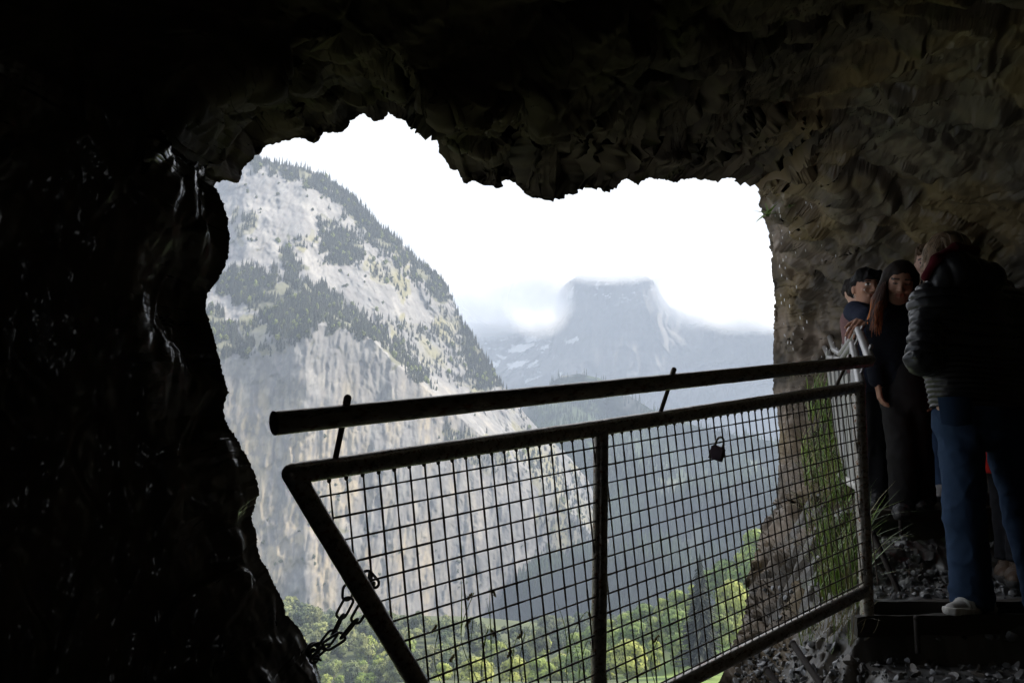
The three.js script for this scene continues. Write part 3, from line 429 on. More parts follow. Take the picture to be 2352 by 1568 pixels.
  const cliffRock = new THREE.MeshPhysicalMaterial({ vertexColors: true, roughness: 0.75, specularIntensity: 0.18, clearcoat: 0.2, clearcoatRoughness: 0.16 });
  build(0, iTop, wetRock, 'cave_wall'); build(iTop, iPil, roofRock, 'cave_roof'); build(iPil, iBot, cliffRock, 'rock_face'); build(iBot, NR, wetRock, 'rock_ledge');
}
// ---------------------------------------------------------------- stone steps with timber edges
const zOf = (Z, y) => -(Z - Math.sin(PITCH) * (y - EYE)) / Math.cos(PITCH);         // world z of a point at that depth and height, near the middle of the lens
const stepTab = [ // depth of the edge, height of the ground behind it relative to the eye
  [1.2, -1.62], [1.75, -1.45], [2.25, -1.22], [2.6, -0.92], [2.9, -0.71], [3.28, -0.56], [3.44, -0.50], [4.66, -0.16], [5.4, 0.04], [6.1, 0.24], [6.8, 0.44], [7.5, 0.60]];
function stepY(x, z) {                                 // ground height on the stair
  const d = -z; let y = -1.62;
  for (const [Z, h] of stepTab) { const e = -zOf(Z, EYE + h); const s = Z === 4.66 ? 0.0 : 0.012; y = lerp(y, h, sstep(e - 0.01, e + s, d)); }
  const r0 = -zOf(4.08, EYE - 0.5), r1 = -zOf(4.6, EYE - 0.3);
  if (d > r0 && d <= -zOf(4.66, EYE - 0.16) ) y = lerp(-0.5, -0.31, sstep(r0, lerp(r0, r1, 0.55), d)) ;
  return EYE + y;
}
const treadMat = new THREE.MeshPhysicalMaterial({ vertexColors: true, roughness: 0.55, clearcoat: 0.5, clearcoatRoughness: 0.25 });
{
  const nu = 190, nv = 520;
  const geo = gridGeo(nu, nv, (i, j) => {
    const v = j / (nv - 1), d = lerp(1.0, 7.9, v), u = i / (nu - 1);
    const xl = lerp(0.35, 1.42, sstep(1.0, 3.35, d)) + 0.36 * Math.max(0, d - 3.35), x = lerp(xl - 0.42, xl + 1.9, u), out = Math.max(0, xl + 0.06 - x);
    let y = stepY(x, -d);
    const rough = facet(x * 9, y * 9, d * 9, 1.2) * 0.03 + fbm(x * 14, y * 8, d * 14, 3) * 0.03 + fbm(x * 3, 2, d * 3, 2) * 0.03;
    const steep = sstep(4.0, 4.15, d) * sstep(4.72, 4.62, d);
    y += rough * (0.7 + 1.6 * steep) - 0.012;
    y = lerp(y, lerp(stepY(x, -d + 0.12), stepY(x, -d - 0.12), 0.5) + rough * 1.5, sstep(0.02, 0.12, out)) - out * 0.75 - out * out * 1.6 + sstep(0, 0.1, out) * (facet(x * 5, d * 5, 3, 1.4) * 0.09 + fbm(x * 12, d * 12, 2, 3) * 0.06);
    return V(x, y, -d + (steep ? facet(x * 5, y * 7, d * 3, 1.3) * 0.07 : 0));
  }, (i, j, p) => { const b = fbm(p.x * 6, p.y * 6, p.z * 6, 4), f = fbm(p.x * 25, p.y * 25, p.z * 25, 2); let c = mix3([0.035, 0.034, 0.033], [0.12, 0.118, 0.115], clamp(0.45 + b * 1.8 + f, 0, 1)); const xe = lerp(0.35, 1.42, sstep(1.0, 3.35, -p.z)) + 0.36 * Math.max(0, -p.z - 3.35); c = mix3(c, mix3([0.03, 0.025, 0.018], [0.075, 0.062, 0.046], clamp(0.5 + b * 2 + f, 0, 1)), sstep(xe + 0.12, xe - 0.02, p.x)); if (-p.z > 4.5 && -p.z < 4.75) c = mix3(c, [0.03, 0.045, 0.012], clamp(0.5 + b * 3, 0, 0.8)); return c; });
  structure(geo, treadMat, 'stone_steps');
}
const steps = scene.getObjectByName('stone_steps');
// loose stones lying on the treads and on the rubble under the railing
function stoneGeo(seed) { const g = new THREE.IcosahedronGeometry(1, 1), r = rng(seed), a = g.attributes.position, cut = []; for (let k = 0; k < 9; k++) cut.push([V(r() - 0.5, r() - 0.5, r() - 0.5).normalize(), 0.3 + 0.35 * r()]); const v = V(); for (let i = 0; i < a.count; i++) { v.fromBufferAttribute(a, i); for (const [n, d] of cut) { const q = v.dot(n) - d; if (q > 0) v.addScaledVector(n, -q); } a.setXYZ(i, v.x, v.y * 0.75, v.z); } g.deleteAttribute('uv'); g.deleteAttribute('normal'); const m = mergeVertices(g, 1e-4).toNonIndexed(); m.computeVertexNormals(); return m; }
const stoneGeos = [1, 2, 3, 4, 5, 6].map(k => stoneGeo(k * 13)), stoneMats = [[0.11, 0.11, 0.112], [0.17, 0.17, 0.175], [0.065, 0.063, 0.06], [0.095, 0.08, 0.065]].map(c => new THREE.MeshPhysicalMaterial({ color: new THREE.Color().setRGB(...c), roughness: 0.5, clearcoat: 0.5, clearcoatRoughness: 0.2 }));
const gravel = [];
const cast = new THREE.Raycaster(); cast.firstHitOnly = true;
const faces = ['stone_steps', 'rock_face'].map(n => scene.getObjectByName(n));
const boxGrid = (() => { // a coarse bucket of the vertices of the rock and the steps in picture space, for setting things down on them
  const m = new Map(), v = V(); for (const o of faces) { const a = o.geometry.attributes.position; for (let i = 0; i < a.count; i++) { v.fromBufferAttribute(a, i); const [x, y, z] = pix(v); if (z < 0.5 || x < 1600 || x > 2500 || y < 380 || y > 1700) continue; const k = Math.floor(x / 6) * 1000 + Math.floor(y / 6), q = m.get(k); if (q === undefined || z < q) m.set(k, z); } } return m; })();
function surface(px, py) { let best = null; for (let r = 0; r < 4 && best === null; r++) for (let i = -r; i <= r; i++) for (let j = -r; j <= r; j++) { const z = boxGrid.get((Math.floor(px / 6) + i) * 1000 + Math.floor(py / 6) + j); if (z !== undefined && (best === null || z < best)) best = z; } return best === null ? null : P(px, py, best); }
{
  const r = rng(61);
  const areas = [[[1985, 1505], [2352, 1495], [2352, 1568], [1900, 1568]], [[1720, 1500], [1860, 1470], [1990, 1500], [1990, 1568], [1680, 1568]], [[2000, 1310], [2180, 1300], [2180, 1372], [2010, 1372]], [[2000, 1235], [2100, 1230], [2100, 1300], [2010, 1310]], [[2270, 1320], [2352, 1320], [2352, 1372], [2270, 1372]], [[1830, 1060], [1990, 1150], [1990, 1260], [1850, 1280]], [[1760, 1330], [1900, 1300], [1900, 1440], [1740, 1460]], [[1985, 1462], [2352, 1455], [2352, 1512], [1985, 1518]]];
  let n = 0;
  areas.forEach((q, ai) => { const xs = q.map(a => a[0]), ys = q.map(a => a[1]), cnt = [260, 560, 220, 90, 80, 30, 40, 150][ai]; for (let k = 0; k < cnt; k++) { const x = lerp(Math.min(...xs), Math.max(...xs), r()), y = lerp(Math.min(...ys), Math.max(...ys), r()); if (!inside(q, x, y)) continue; const p = surface(x, y); if (!p) continue; const s = (ai === 7 ? 0.012 : 0.006) + 0.026 * Math.pow(r(), 2.6), rot = new THREE.Euler(r() * 6, r() * 6, r() * 6), g = Math.floor(r() * 6), m = Math.floor(r() * 4);
    if (s > 0.012 && n < 290) { const o = part(faces[x > 1985 ? 0 : 1], 'stone', stoneGeos[g], stoneMats[m]); o.position.copy(p); o.rotation.copy(rot); o.scale.set(s * 1.2, s, s); n++; } else gravel.push([p, s, rot]); } });
  const gi = new THREE.InstancedMesh(stoneGeos[2], stoneMats[0], gravel.length), t = new THREE.Object3D(), c = new THREE.Color(); gravel.forEach(([p, s, rot], i) => { t.position.copy(p); t.rotation.copy(rot); t.scale.setScalar(s); t.updateMatrix(); gi.setMatrixAt(i, t.matrix); gi.setColorAt(i, c.setScalar(0.5 + r())); });
  stuff(gi, 'gravel', 'wet grey gravel on the steps', 'gravel');
}
// timber edges and the iron pegs that hold them
const woodMat = mat(0.030, 0.024, 0.018, { roughness: 0.7 }), ironMat = mat(0.022, 0.015, 0.012, { roughness: 0.8, metalness: 0.1 });
function beam(a, b, h, t, m, seed) { // a rough-sawn timber from a to b, top edge there, h tall, t thick
  const d = b.clone().sub(a), L = d.length(), n = 24, g = new THREE.BoxGeometry(L, h, t, n, 3, 2), p = g.attributes.position; for (let i = 0; i < p.count; i++) { const x = p.getX(i), y = p.getY(i), z = p.getZ(i); p.setXYZ(i, x, y + fbm(x * 4 + seed, y * 20, z * 20, 3) * 0.022, z + fbm(x * 4, y * 24 + seed, z * 20, 3) * 0.022); } g.computeVertexNormals();
  const o = new THREE.Mesh(g, m); o.position.copy(a).add(b).multiplyScalar(0.5); o.position.y -= h / 2; o.rotation.set(0, -Math.atan2(d.z, d.x), Math.asin(d.y / L), 'YXZ'); return o;
}
const A0 = P(1962, 1415, 3.27), A1 = P(2420, 1408, 3.34), B0 = P(1985, 1384, 3.42), B1 = P(2420, 1374, 3.47), C0 = P(1996, 1170, 4.62), C1 = P(2330, 1168, 4.66);
add(beam(A0, A1, 0.075, 0.05, woodMat, 1), 'step_timber', 'dark wet timber edging the lowest step, under the white trainer', 'timber', 'timber step edges');
add(beam(B0, B1, 0.06, 0.05, woodMat, 5), 'step_timber', 'dark timber just behind the white trainer, edging the gravel tread', 'timber', 'timber step edges');
add(beam(C0, C1, 0.065, 0.05, mat(0.06, 0.05, 0.035, { roughness: 0.8 }), 9), 'step_timber', 'mossy timber under the black shoes, above the rock riser', 'timber', 'timber step edges');
function peg(a, b, r, label) { add(new THREE.Mesh(mergeGeometries([tube(a, b, r, 10), new THREE.SphereGeometry(r * 1.15, 10, 6).translate(b.x, b.y, b.z)]), ironMat), 'iron_peg', label, 'peg', 'iron pegs'); }
peg(P(2109, 1500, 3.18), P(2106, 1420, 3.2), 0.011, 'iron peg upright against the lowest step timber');
peg(P(2072, 1245, 4.5), P(2067, 1165, 4.55), 0.011, 'iron peg upright against the mossy timber under the black shoes');
peg(P(1905, 1600, 2.85), P(1822, 1478, 3.15), 0.013, 'iron rod slanting out of the rubble under the lower rail, the longer of two');
peg(P(1815, 1610, 2.9), P(1762, 1538, 3.05), 0.013, 'short iron stub standing in the rubble under the lower rail');
peg(P(2068, 1365, 3.6), P(2006, 1225, 3.75), 0.013, 'iron rod leaning against the corner post beside the rock riser');
// ---------------------------------------------------------------- near railing
const YAW = 50 * Math.PI / 180, fDir = V(Math.sin(YAW), 0, -Math.cos(YAW)), fN = V(Math.cos(YAW), 0, Math.sin(YAW)), f0 = P(1970, 900, 3.3);
function onFence(px, py, off = 0) { const d = dirOf(px, py), o = f0.clone().addScaledVector(fN, off), t = o.sub(EYEP).dot(fN) / d.dot(fN); return EYEP.clone().addScaledVector(d, t); }
const st = p => [p.clone().sub(f0).dot(fDir), p.y - f0.y], unst = (s, t) => f0.clone().addScaledVector(fDir, s).add(V(0, t, 0));
const pipeMat = (() => { const n = 256, d = new Uint8Array(n * n * 4); for (let j = 0; j < n; j++) for (let i = 0; i < n; i++) { const v = clamp(150 + 90 * fbm(i / 30, j / 30, 1, 4) + 60 * fbm(i / 6, j / 6, 7, 2), 0, 255), k = (j * n + i) * 4; d[k] = d[k + 1] = d[k + 2] = v; d[k + 3] = 255; } const t = new THREE.DataTexture(d, n, n); t.wrapS = t.wrapT = THREE.RepeatWrapping; t.magFilter = THREE.LinearFilter; t.needsUpdate = true; t.repeat.set(1, 4); const e = new Uint8Array(n * n * 4); for (let j = 0; j < n; j++) for (let i = 0; i < n; i++) { const w = fbm(i / 40, j / 20, 3, 4), q = sstep(0.12, 0.3, fbm(i / 22, j / 14, 9, 4)), k = (j * n + i) * 4, b = 205 + 90 * w; e[k] = clamp(lerp(b, 150, q), 0, 255); e[k + 1] = clamp(lerp(b * 0.98, 105, q), 0, 255); e[k + 2] = clamp(lerp(b * 0.95, 75, q), 0, 255); e[k + 3] = 255; } const c = new THREE.DataTexture(e, n, n); c.wrapS = c.wrapT = THREE.RepeatWrapping; c.magFilter = THREE.LinearFilter; c.colorSpace = THREE.SRGBColorSpace; c.needsUpdate = true; c.repeat.set(1, 4); const m = mat(0.46, 0.44, 0.41, { roughness: 0.55, metalness: 0.6, roughnessMap: t, map: c }); return m; })();
const wireMat = mat(0.085, 0.062, 0.05, { roughness: 0.6, metalness: 0.3 });
function rough(g, amp, seed) { const p = g.attributes.position, n = g.attributes.normal; for (let i = 0; i < p.count; i++) { const x = p.getX(i), y = p.getY(i), z = p.getZ(i), h = fbm(x * 18 + seed, y * 18, z * 18, 3) * amp; p.setXYZ(i, x + n.getX(i) * h, y + n.getY(i) * h, z + n.getZ(i) * h); } return g; }
function pipe(a, b, r, segs = 40, open = false) { // a pipe with weld scars and dents
  const d = b.clone().sub(a), L = d.length(), g = new THREE.CylinderGeometry(r, r, L, 22, segs, open); rough(g, r * 0.07, a.x * 7); g.applyQuaternion(new THREE.Quaternion().setFromUnitVectors(V(0, 1, 0), d.normalize())); g.translate((a.x + b.x) / 2, (a.y + b.y) / 2, (a.z + b.z) / 2); return g; }
const fence = new THREE.Group();
{
  const R = 0.0235, tl = onFence(672, 1088), tm = onFence(1381, 982), tr = onFence(1972, 889);
  part(fence, 'top_rail', mergeGeometries([pipe(tl, tm, R, 60), pipe(tm, tr, R, 60), new THREE.SphereGeometry(R * 1.02, 16, 10).translate(tm.x, tm.y, tm.z), new THREE.SphereGeometry(R, 16, 10).translate(tl.x, tl.y, tl.z), new THREE.SphereGeometry(R, 16, 10).translate(tr.x, tr.y, tr.z)]), pipeMat);
  const sl0 = tl.clone(), sl1 = onFence(958, 1568), sdir = sl1.clone().sub(sl0);
  const br = onFence(1985, 1358), bl = onFence(1571, 1566), bdir = bl.clone().sub(br);
  const [a0, a1] = [st(sl0), st(sl1)], [b0, b1] = [st(br), st(bl)];                      // where the slanting end pipe meets the lower rail
  const dx = a1[0] - a0[0], dy = a1[1] - a0[1], ex = b1[0] - b0[0], ey = b1[1] - b0[1], k = ((b0[0] - a0[0]) * ey - (b0[1] - a0[1]) * ex) / (dx * ey - dy * ex);
  const cor = unst(a0[0] + dx * k, a0[1] + dy * k);
  part(fence, 'end_post', pipe(sl0, cor, R), pipeMat, 'slanting pipe at the chained end');
  part(fence, 'lower_rail', pipe(cor, br, R, 60), pipeMat);
  const mb = onFence(1374.7, 1568), md = mb.clone().sub(tm), [m0, m1] = [st(tm), st(mb)], mx = m1[0] - m0[0], my = m1[1] - m0[1], q = ((b0[0] - m0[0]) * ey - (b0[1] - m0[1]) * ex) / (mx * ey - my * ex);
  part(fence, 'middle_post', pipe(tm, unst(m0[0] + mx * q, m0[1] + my * q), 0.0215), pipeMat);
  part(fence, 'corner_post', pipe(tr, onFence(1993, 1412), 0.026), pipeMat);
  // wire mesh: rods parallel to the top rail and rods square to it
  const [t0, t1] = [st(tl), st(tr)], sl = (t1[1] - t0[1]) / (t1[0] - t0[0]), ang = Math.atan(sl), ux = Math.cos(ang), uy = Math.sin(ang), railY = s => t0[1] + sl * (s - t0[0]);
  const botY = s => b0[1] + ey / ex * (s - b0[0]), leftS = t => a0[0] + dx / dy * (t - a0[1]), midS = t => m0[0] + mx / my * (t - m0[1]), rightS = t1[0];
  const w = 0.0024, r = rng(3), welds = [];
  const rod = (s0, y0, s1, y1, off) => { const jt = 0.0016 * (r() - 0.5), ju = 0.0016 * (r() - 0.5); s0 += jt; y0 += jt; s1 += ju; y1 += ju; const a = unst(s0, y0).addScaledVector(fN, off), b = unst(s1, y1).addScaledVector(fN, off); const L = a.distanceTo(b); if (L < 0.02) return; part(fence, 'mesh_wire', rough(pipe(a, b, w, Math.ceil(L / 0.02)), 0.0016, s0 * 9), wireMat); };
  for (let n = 0; n < 34; n++) { // along the rail
    const off = 0.056 + n * 0.0505, c = t0[1] - off / Math.cos(ang);
    const Y = s => c + sl * (s - t0[0]);
    const cut = (f, lo, hi) => { for (let i = 0; i < 40; i++) { const m = (lo + hi) / 2; if (f(m) > 0) hi = m; else lo = m; } return lo; };
    const sL = cut(s => s - leftS(Y(s)), t0[0] - 0.1, rightS), sB = (b0[1] - ey / ex * b0[0] - c + sl * t0[0]) / (sl - ey / ex); // where it reaches the lower rail
    const sM = cut(s => s - midS(Y(s)), t0[0], rightS);
    const from = Y(sL) > botY(sL) ? sL : sB; if (from < sM - 0.03 && Y(sM) > botY(sM)) rod(from + 0.004 * r(), Y(from), sM, Y(sM), 0.0028);
    const f2 = Y(sM) > botY(sM) ? sM : sB; if (f2 < rightS - 0.05) rod(f2, Y(f2) - 0.004, rightS, Y(rightS) - 0.004, 0.0028);
  }
  for (let n = 0; n < 64; n++) { // square to the rail
    const s = t0[0] + 0.085 + n * 0.0408; if (s > rightS - 0.01) break;
    const yT = railY(s) - 0.01; let L = 3; // walk down until the end pipe or the lower rail
    const X = l => s + uy * l, Yv = l => yT - ux * l; let lo = 0, hi = 2; const out = l => Yv(l) < botY(X(l)) || X(l) < leftS(Yv(l)); for (let i = 0; i < 40; i++) { const m = (lo + hi) / 2; if (out(m)) hi = m; else lo = m; }
    rod(s, yT, X(lo), Yv(lo), -0.0026); welds.push(unst(s, yT - 0.016), unst(X(lo), Yv(lo)).add(V(0, 0.016, 0)));
  }
  part(fence, 'weld_beads', mergeGeometries(welds.map(p => new THREE.SphereGeometry(0.0052, 7, 5).scale(1, 0.8 + 0.6 * r(), 1).translate(p.x, p.y, p.z))), wireMat).userData.kind = 'stuff';
  // handrail standing proud of the fence on bracket rods
  const off = 0.062, h0 = onFence(629, 972, off), h1 = onFence(1996, 829.5, off), hr = 0.0245;
  const g = pipe(h0, h1, hr, 80, true), inner = pipe(h0, h1, hr * 0.86, 4, true); { const ix = inner.index.array; for (let i = 0; i < ix.length; i += 3) { const t = ix[i]; ix[i] = ix[i + 1]; ix[i + 1] = t; } inner.computeVertexNormals(); }
  const ringL = new THREE.RingGeometry(hr * 0.86, hr, 22); ringL.applyQuaternion(new THREE.Quaternion().setFromUnitVectors(V(0, 0, 1), h0.clone().sub(h1).normalize())); ringL.translate(h0.x, h0.y, h0.z);
  const rail = part(fence, 'handrail', mergeGeometries([g, inner, ringL]), (() => { const m = pipeMat.clone(); m.side = THREE.DoubleSide; return m; })());
  for (const [x0, y0, x1, y1] of [[769, 1058, 794, 938], [1517, 948, 1544, 866], [1921, 886, 1948, 830]]) {
    const a = onFence(x0, y0), b = onFence(x1, y1, off * 0.99), d = b.clone().sub(a).normalize(), e = b.clone().addScaledVector(d, 0.012);
    const o = part(fence, 'bracket', pipe(a, e, 0.0065, 4), wireMat); part(o, 'bracket_knob', new THREE.CapsuleGeometry(0.0085, 0.012, 4, 12).applyQuaternion(new THREE.Quaternion().setFromUnitVectors(V(0, 1, 0), d)).translate(e.x, e.y + 0.006, e.z), pipeMat);
  }
}
add(fence, 'railing', 'grey pipe railing with square wire mesh and a handrail, slanting at the chained end', 'railing');
// padlock hanging in the mesh
{
  const lock = new THREE.Group(), c = onFence(2868 / 1.7415 + 0.5, 1812 / 1.7415, 0.012);
  const body = new THREE.ExtrudeGeometry((() => { const s = new THREE.Shape(); s.moveTo(-0.020, -0.020); s.lineTo(0.020, -0.020); s.lineTo(0.020, 0.016); s.lineTo(0.014, 0.021); s.lineTo(-0.014, 0.021); s.lineTo(-0.020, 0.016); s.closePath(); return s; })(), { depth: 0.014, bevelEnabled: true, bevelSize: 0.0015, bevelThickness: 0.0015, bevelSegments: 2 }); body.translate(0, 0, -0.007);
  part(lock, 'lock_body', body, mat(0.075, 0.045, 0.065, { roughness: 0.5, metalness: 0.3 }));
  const sh = new THREE.CatmullRomCurve3([V(-0.012, 0.016, 0), V(-0.013, 0.034, 0), V(-0.008, 0.047, 0), V(0, 0.051, 0), V(0.008, 0.047, 0), V(0.013, 0.034, 0), V(0.012, 0.016, 0)]);
  part(lock, 'shackle', new THREE.TubeGeometry(sh, 24, 0.0037, 8), mat(0.18, 0.16, 0.14, { roughness: 0.45, metalness: 0.7 }));
  lock.position.copy(c); lock.rotation.set(0, -YAW + Math.PI * 0.0 + 0.15, -0.30, 'YXZ'); lock.scale.setScalar(1.06);
  add(lock, 'padlock', 'small plum-coloured padlock hanging in the wire mesh', 'padlock');
}
// chain from the rock round the slanting pipe
{
  const chain = new THREE.Group(), cm = mat(0.085, 0.085, 0.09, { roughness: 0.55, metalness: 0.6 });
  class Link extends THREE.Curve { constructor(l, w) { super(); this.l = l; this.w = w; } getPoint(t, o = V()) { const a = t * Math.PI * 2, s = this.l - this.w; return o.set(Math.cos(a) * this.w, Math.sin(a) * this.w + Math.sign(Math.sin(a)) * s * Math.min(1, Math.abs(Math.sin(a)) * 3), 0); } }
  const zc = x => { const d = (x - 850) / (725 - 850); return lerp(1.80, 1.86, clamp(d, 0, 1)); };
  const zx = (x, y) => [(1150 + x / 2.952) / 1.7415, (2200 + y / 2.952) / 1.7415];
  // each link: two ends (zoom pixels), depth offset, twist
  const links = [[[905, 255], [1060, 430], -0.03, 0.5], [[985, 250], [960, 400], 0.02, 1.9], [[1010, 385], [920, 630], -0.035, 1.25], [[935, 600], [785, 855], -0.032, 0.2], [[815, 815], [640, 1035], -0.03, 1.35], [[665, 1000], [430, 1150], -0.03, 0.25], [[715, 400], [700, 590], 0.035, 0.25], [[740, 560], [610, 800], 0.03, 0.25], [[650, 760], [535, 1000], 0.02, 1.35], [[560, 950], [400, 1160], 0.01, 0.35], [[480, 1110], [320, 1260], 0.0, 1.1], [[400, 1100], [270, 1180], 0.01, 0.9], [[340, 1240], [290, 1330], 0.0, 0.4]];
  links.forEach(([p, q, dz, tw]) => { const [x0, y0] = zx(...p), [x1, y1] = zx(...q), a = P(x0, y0, zc(x0) + dz), b = P(x1, y1, zc(x1) + dz), L = a.distanceTo(b) / 2, g = new THREE.TubeGeometry(new Link(L, Math.max(0.0085, Math.min(0.0115, L * 0.62))), 40, 0.0033, 8, true); const d = a.clone().sub(b).normalize(), view = EYEP.clone().sub(a).normalize(), n = view.clone().addScaledVector(d, -view.dot(d)).normalize().applyAxisAngle(d, tw), s = V().crossVectors(d, n); const m = new THREE.Matrix4().makeBasis(s, d, n); g.applyMatrix4(m); const c = a.clone().add(b).multiplyScalar(0.5); g.translate(c.x, c.y, c.z); part(chain, 'chain_link', g, cm); });
  const e = P(...zx(300, 1180), 1.87), g = new THREE.TorusGeometry(0.014, 0.0055, 10, 24); g.rotateY(0.7); g.translate(e.x, e.y, e.z); part(chain, 'eye_bolt', mergeGeometries([g, tube(e, P(...zx(150, 1230), 2.0), 0.006, 10).toNonIndexed ? tube(e, P(...zx(150, 1230), 2.0), 0.006, 10) : g]), cm); part(chain, 'hook_end', new THREE.TorusGeometry(0.008, 0.0028, 8, 18, 4.2).rotateX(0.9).translate(...P(...zx(350, 1300), 1.85).toArray()), cm);
  add(chain, 'chain', 'steel link chain tying the slanting railing end to the wet rock', 'chain');
}
// ---------------------------------------------------------------- railing that runs on round the corner of the rock
{
  const far = new THREE.Group(), zinc = mat(0.28, 0.27, 0.265, { roughness: 0.4, metalness: 0.6 }), plank = [[0.20, 0.20, 0.185], [0.25, 0.245, 0.225], [0.17, 0.17, 0.16]].map(c => mat(...c, { roughness: 0.9 }));
  const hand = [P(2000, 826, 3.36), P(1973, 757, 4.6), P(1932, 813, 5.5), P(1917, 803, 5.75), P(1904, 767, 6.9)];
  const top = [P(1978, 884, 3.4), P(1960, 789, 4.65), P(1935, 826, 5.5), P(1907, 822, 5.9), P(1891, 789, 7.0)];
  const run = (pts, r) => { const g = []; for (let i = 0; i < pts.length - 1; i++) g.push(pipe(pts[i], pts[i + 1], r, 24), new THREE.SphereGeometry(r * 1.03, 14, 10).translate(...pts[i + 1].toArray())); g.push(new THREE.SphereGeometry(r * 1.0, 14, 10).translate(...pts[0].toArray())); return mergeGeometries(g); };
  part(far, 'handrail', run(hand, 0.021), zinc); part(far, 'top_rail', run(top, 0.021), zinc);
  const kn = (a, b) => { const d = b.clone().sub(a).normalize(), o = part(far, 'bracket', pipe(a, b.clone().addScaledVector(d, 0.03), 0.0065, 4), zinc); part(o, 'bracket_knob', new THREE.CapsuleGeometry(0.009, 0.012, 4, 10).applyQuaternion(new THREE.Quaternion().setFromUnitVectors(V(0, 1, 0), d)).translate(...b.clone().addScaledVector(d, 0.034).toArray()), zinc); };
  const at = (pts, i, t) => pts[i].clone().lerp(pts[i + 1], t);
  for (const [i, t] of [[0, 0.14], [0, 0.85], [1, 0.16], [1, 0.85], [2, 0.7], [3, 0.25], [3, 0.8]]) kn(at(top, i, t), at(hand, i, t));
  for (const [i, t] of [[0, 0.5], [1, 0.02], [2, 0.05], [3, 0.95]]) { const a = at(top, i, t), b = a.clone(); b.y -= 1.0; part(far, 'post', pipe(a, b, 0.02, 8), zinc); }
  // weathered upright boards closing the fence
  const n = 6, r = rng(8);
  for (let k = 0; k < n; k++) {
    const t = (k + 0.5) / n, tb = [lerp(1896, 1966, t), lerp(800, 880, t)], bb = [lerp(1928, 1973, t), lerp(1080, 1118, t)], z = lerp(6.1, 4.75, t), a = P(...tb, z), b = P(...bb, z - 0.12), w = 0.115 + 0.02 * r();
    const d = b.clone().sub(a), L = d.length(), g = new THREE.BoxGeometry(w, L, 0.024, 3, 20, 1), p = g.attributes.position; for (let i = 0; i < p.count; i++) p.setXYZ(i, p.getX(i) + fbm(p.getY(i) * 3, k * 9, p.getX(i) * 8, 2) * 0.012, p.getY(i) + (r() - 0.5) * 0.004, p.getZ(i) + fbm(p.getY(i) * 4, k * 5, p.getX(i) * 40, 2) * 0.006); g.computeVertexNormals();
    const y = d.clone().normalize().negate(), xh = P(1966, 880, 4.75).sub(P(1896, 800, 6.1)), x = xh.addScaledVector(y, -xh.dot(y)).normalize(), zz = V().crossVectors(x, y); g.applyMatrix4(new THREE.Matrix4().makeBasis(x, y, zz)); const c = a.clone().add(b).multiplyScalar(0.5); g.translate(c.x, c.y, c.z);
    part(far, 'board', g, plank[k % 3]);
  }
  part(far, 'lit_board_edge', tube(P(1926, 1092, 5.9), P(1976, 1118, 4.7), 0.03, 10), mat(0.45, 0.43, 0.40, { roughness: 0.7 }));  // pale bar for the lit lower edge of the boards, brightness painted in
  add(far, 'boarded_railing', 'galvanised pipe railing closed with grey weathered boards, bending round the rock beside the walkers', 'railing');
}
// ---------------------------------------------------------------- people
const smin = (a, b, k) => { const h = clamp(0.5 + 0.5 * (b - a) / k, 0, 1); return lerp(b, a, h) - k * h * (1 - h); };
function capD(p, a, b, ra, rb) { const bx = b.x - a.x, by = b.y - a.y, bz = b.z - a.z, px = p.x - a.x, py = p.y - a.y, pz = p.z - a.z, t = clamp((px * bx + py * by + pz * bz) / (bx * bx + by * by + bz * bz + 1e-9), 0, 1), dx = px - bx * t, dy = py - by * t, dz = pz - bz * t; return Math.sqrt(dx * dx + dy * dy + dz * dz) - lerp(ra, rb, t); }
function ellD(p, c, rx, ry, rz) { const x = (p.x - c.x) / rx, y = (p.y - c.y) / ry, z = (p.z - c.z) / rz, k = Math.sqrt(x * x + y * y + z * z); return (k - 1) * Math.min(rx, ry, rz) * (k < 1 ? 1 : Math.min(1.4, 1 + 0.3 * (k - 1))); }
const cap = (a, b, ra, rb = ra) => p => capD(p, a, b, ra, rb), ell = (x, y, z, rx, ry, rz) => { const c = V(x, y, z); return p => ellD(p, c, rx, ry, rz); };
const join = (k, ...fs) => p => { let d = fs[0](p); for (let i = 1; i < fs.length; i++) d = smin(d, fs[i](p), k); return d; };
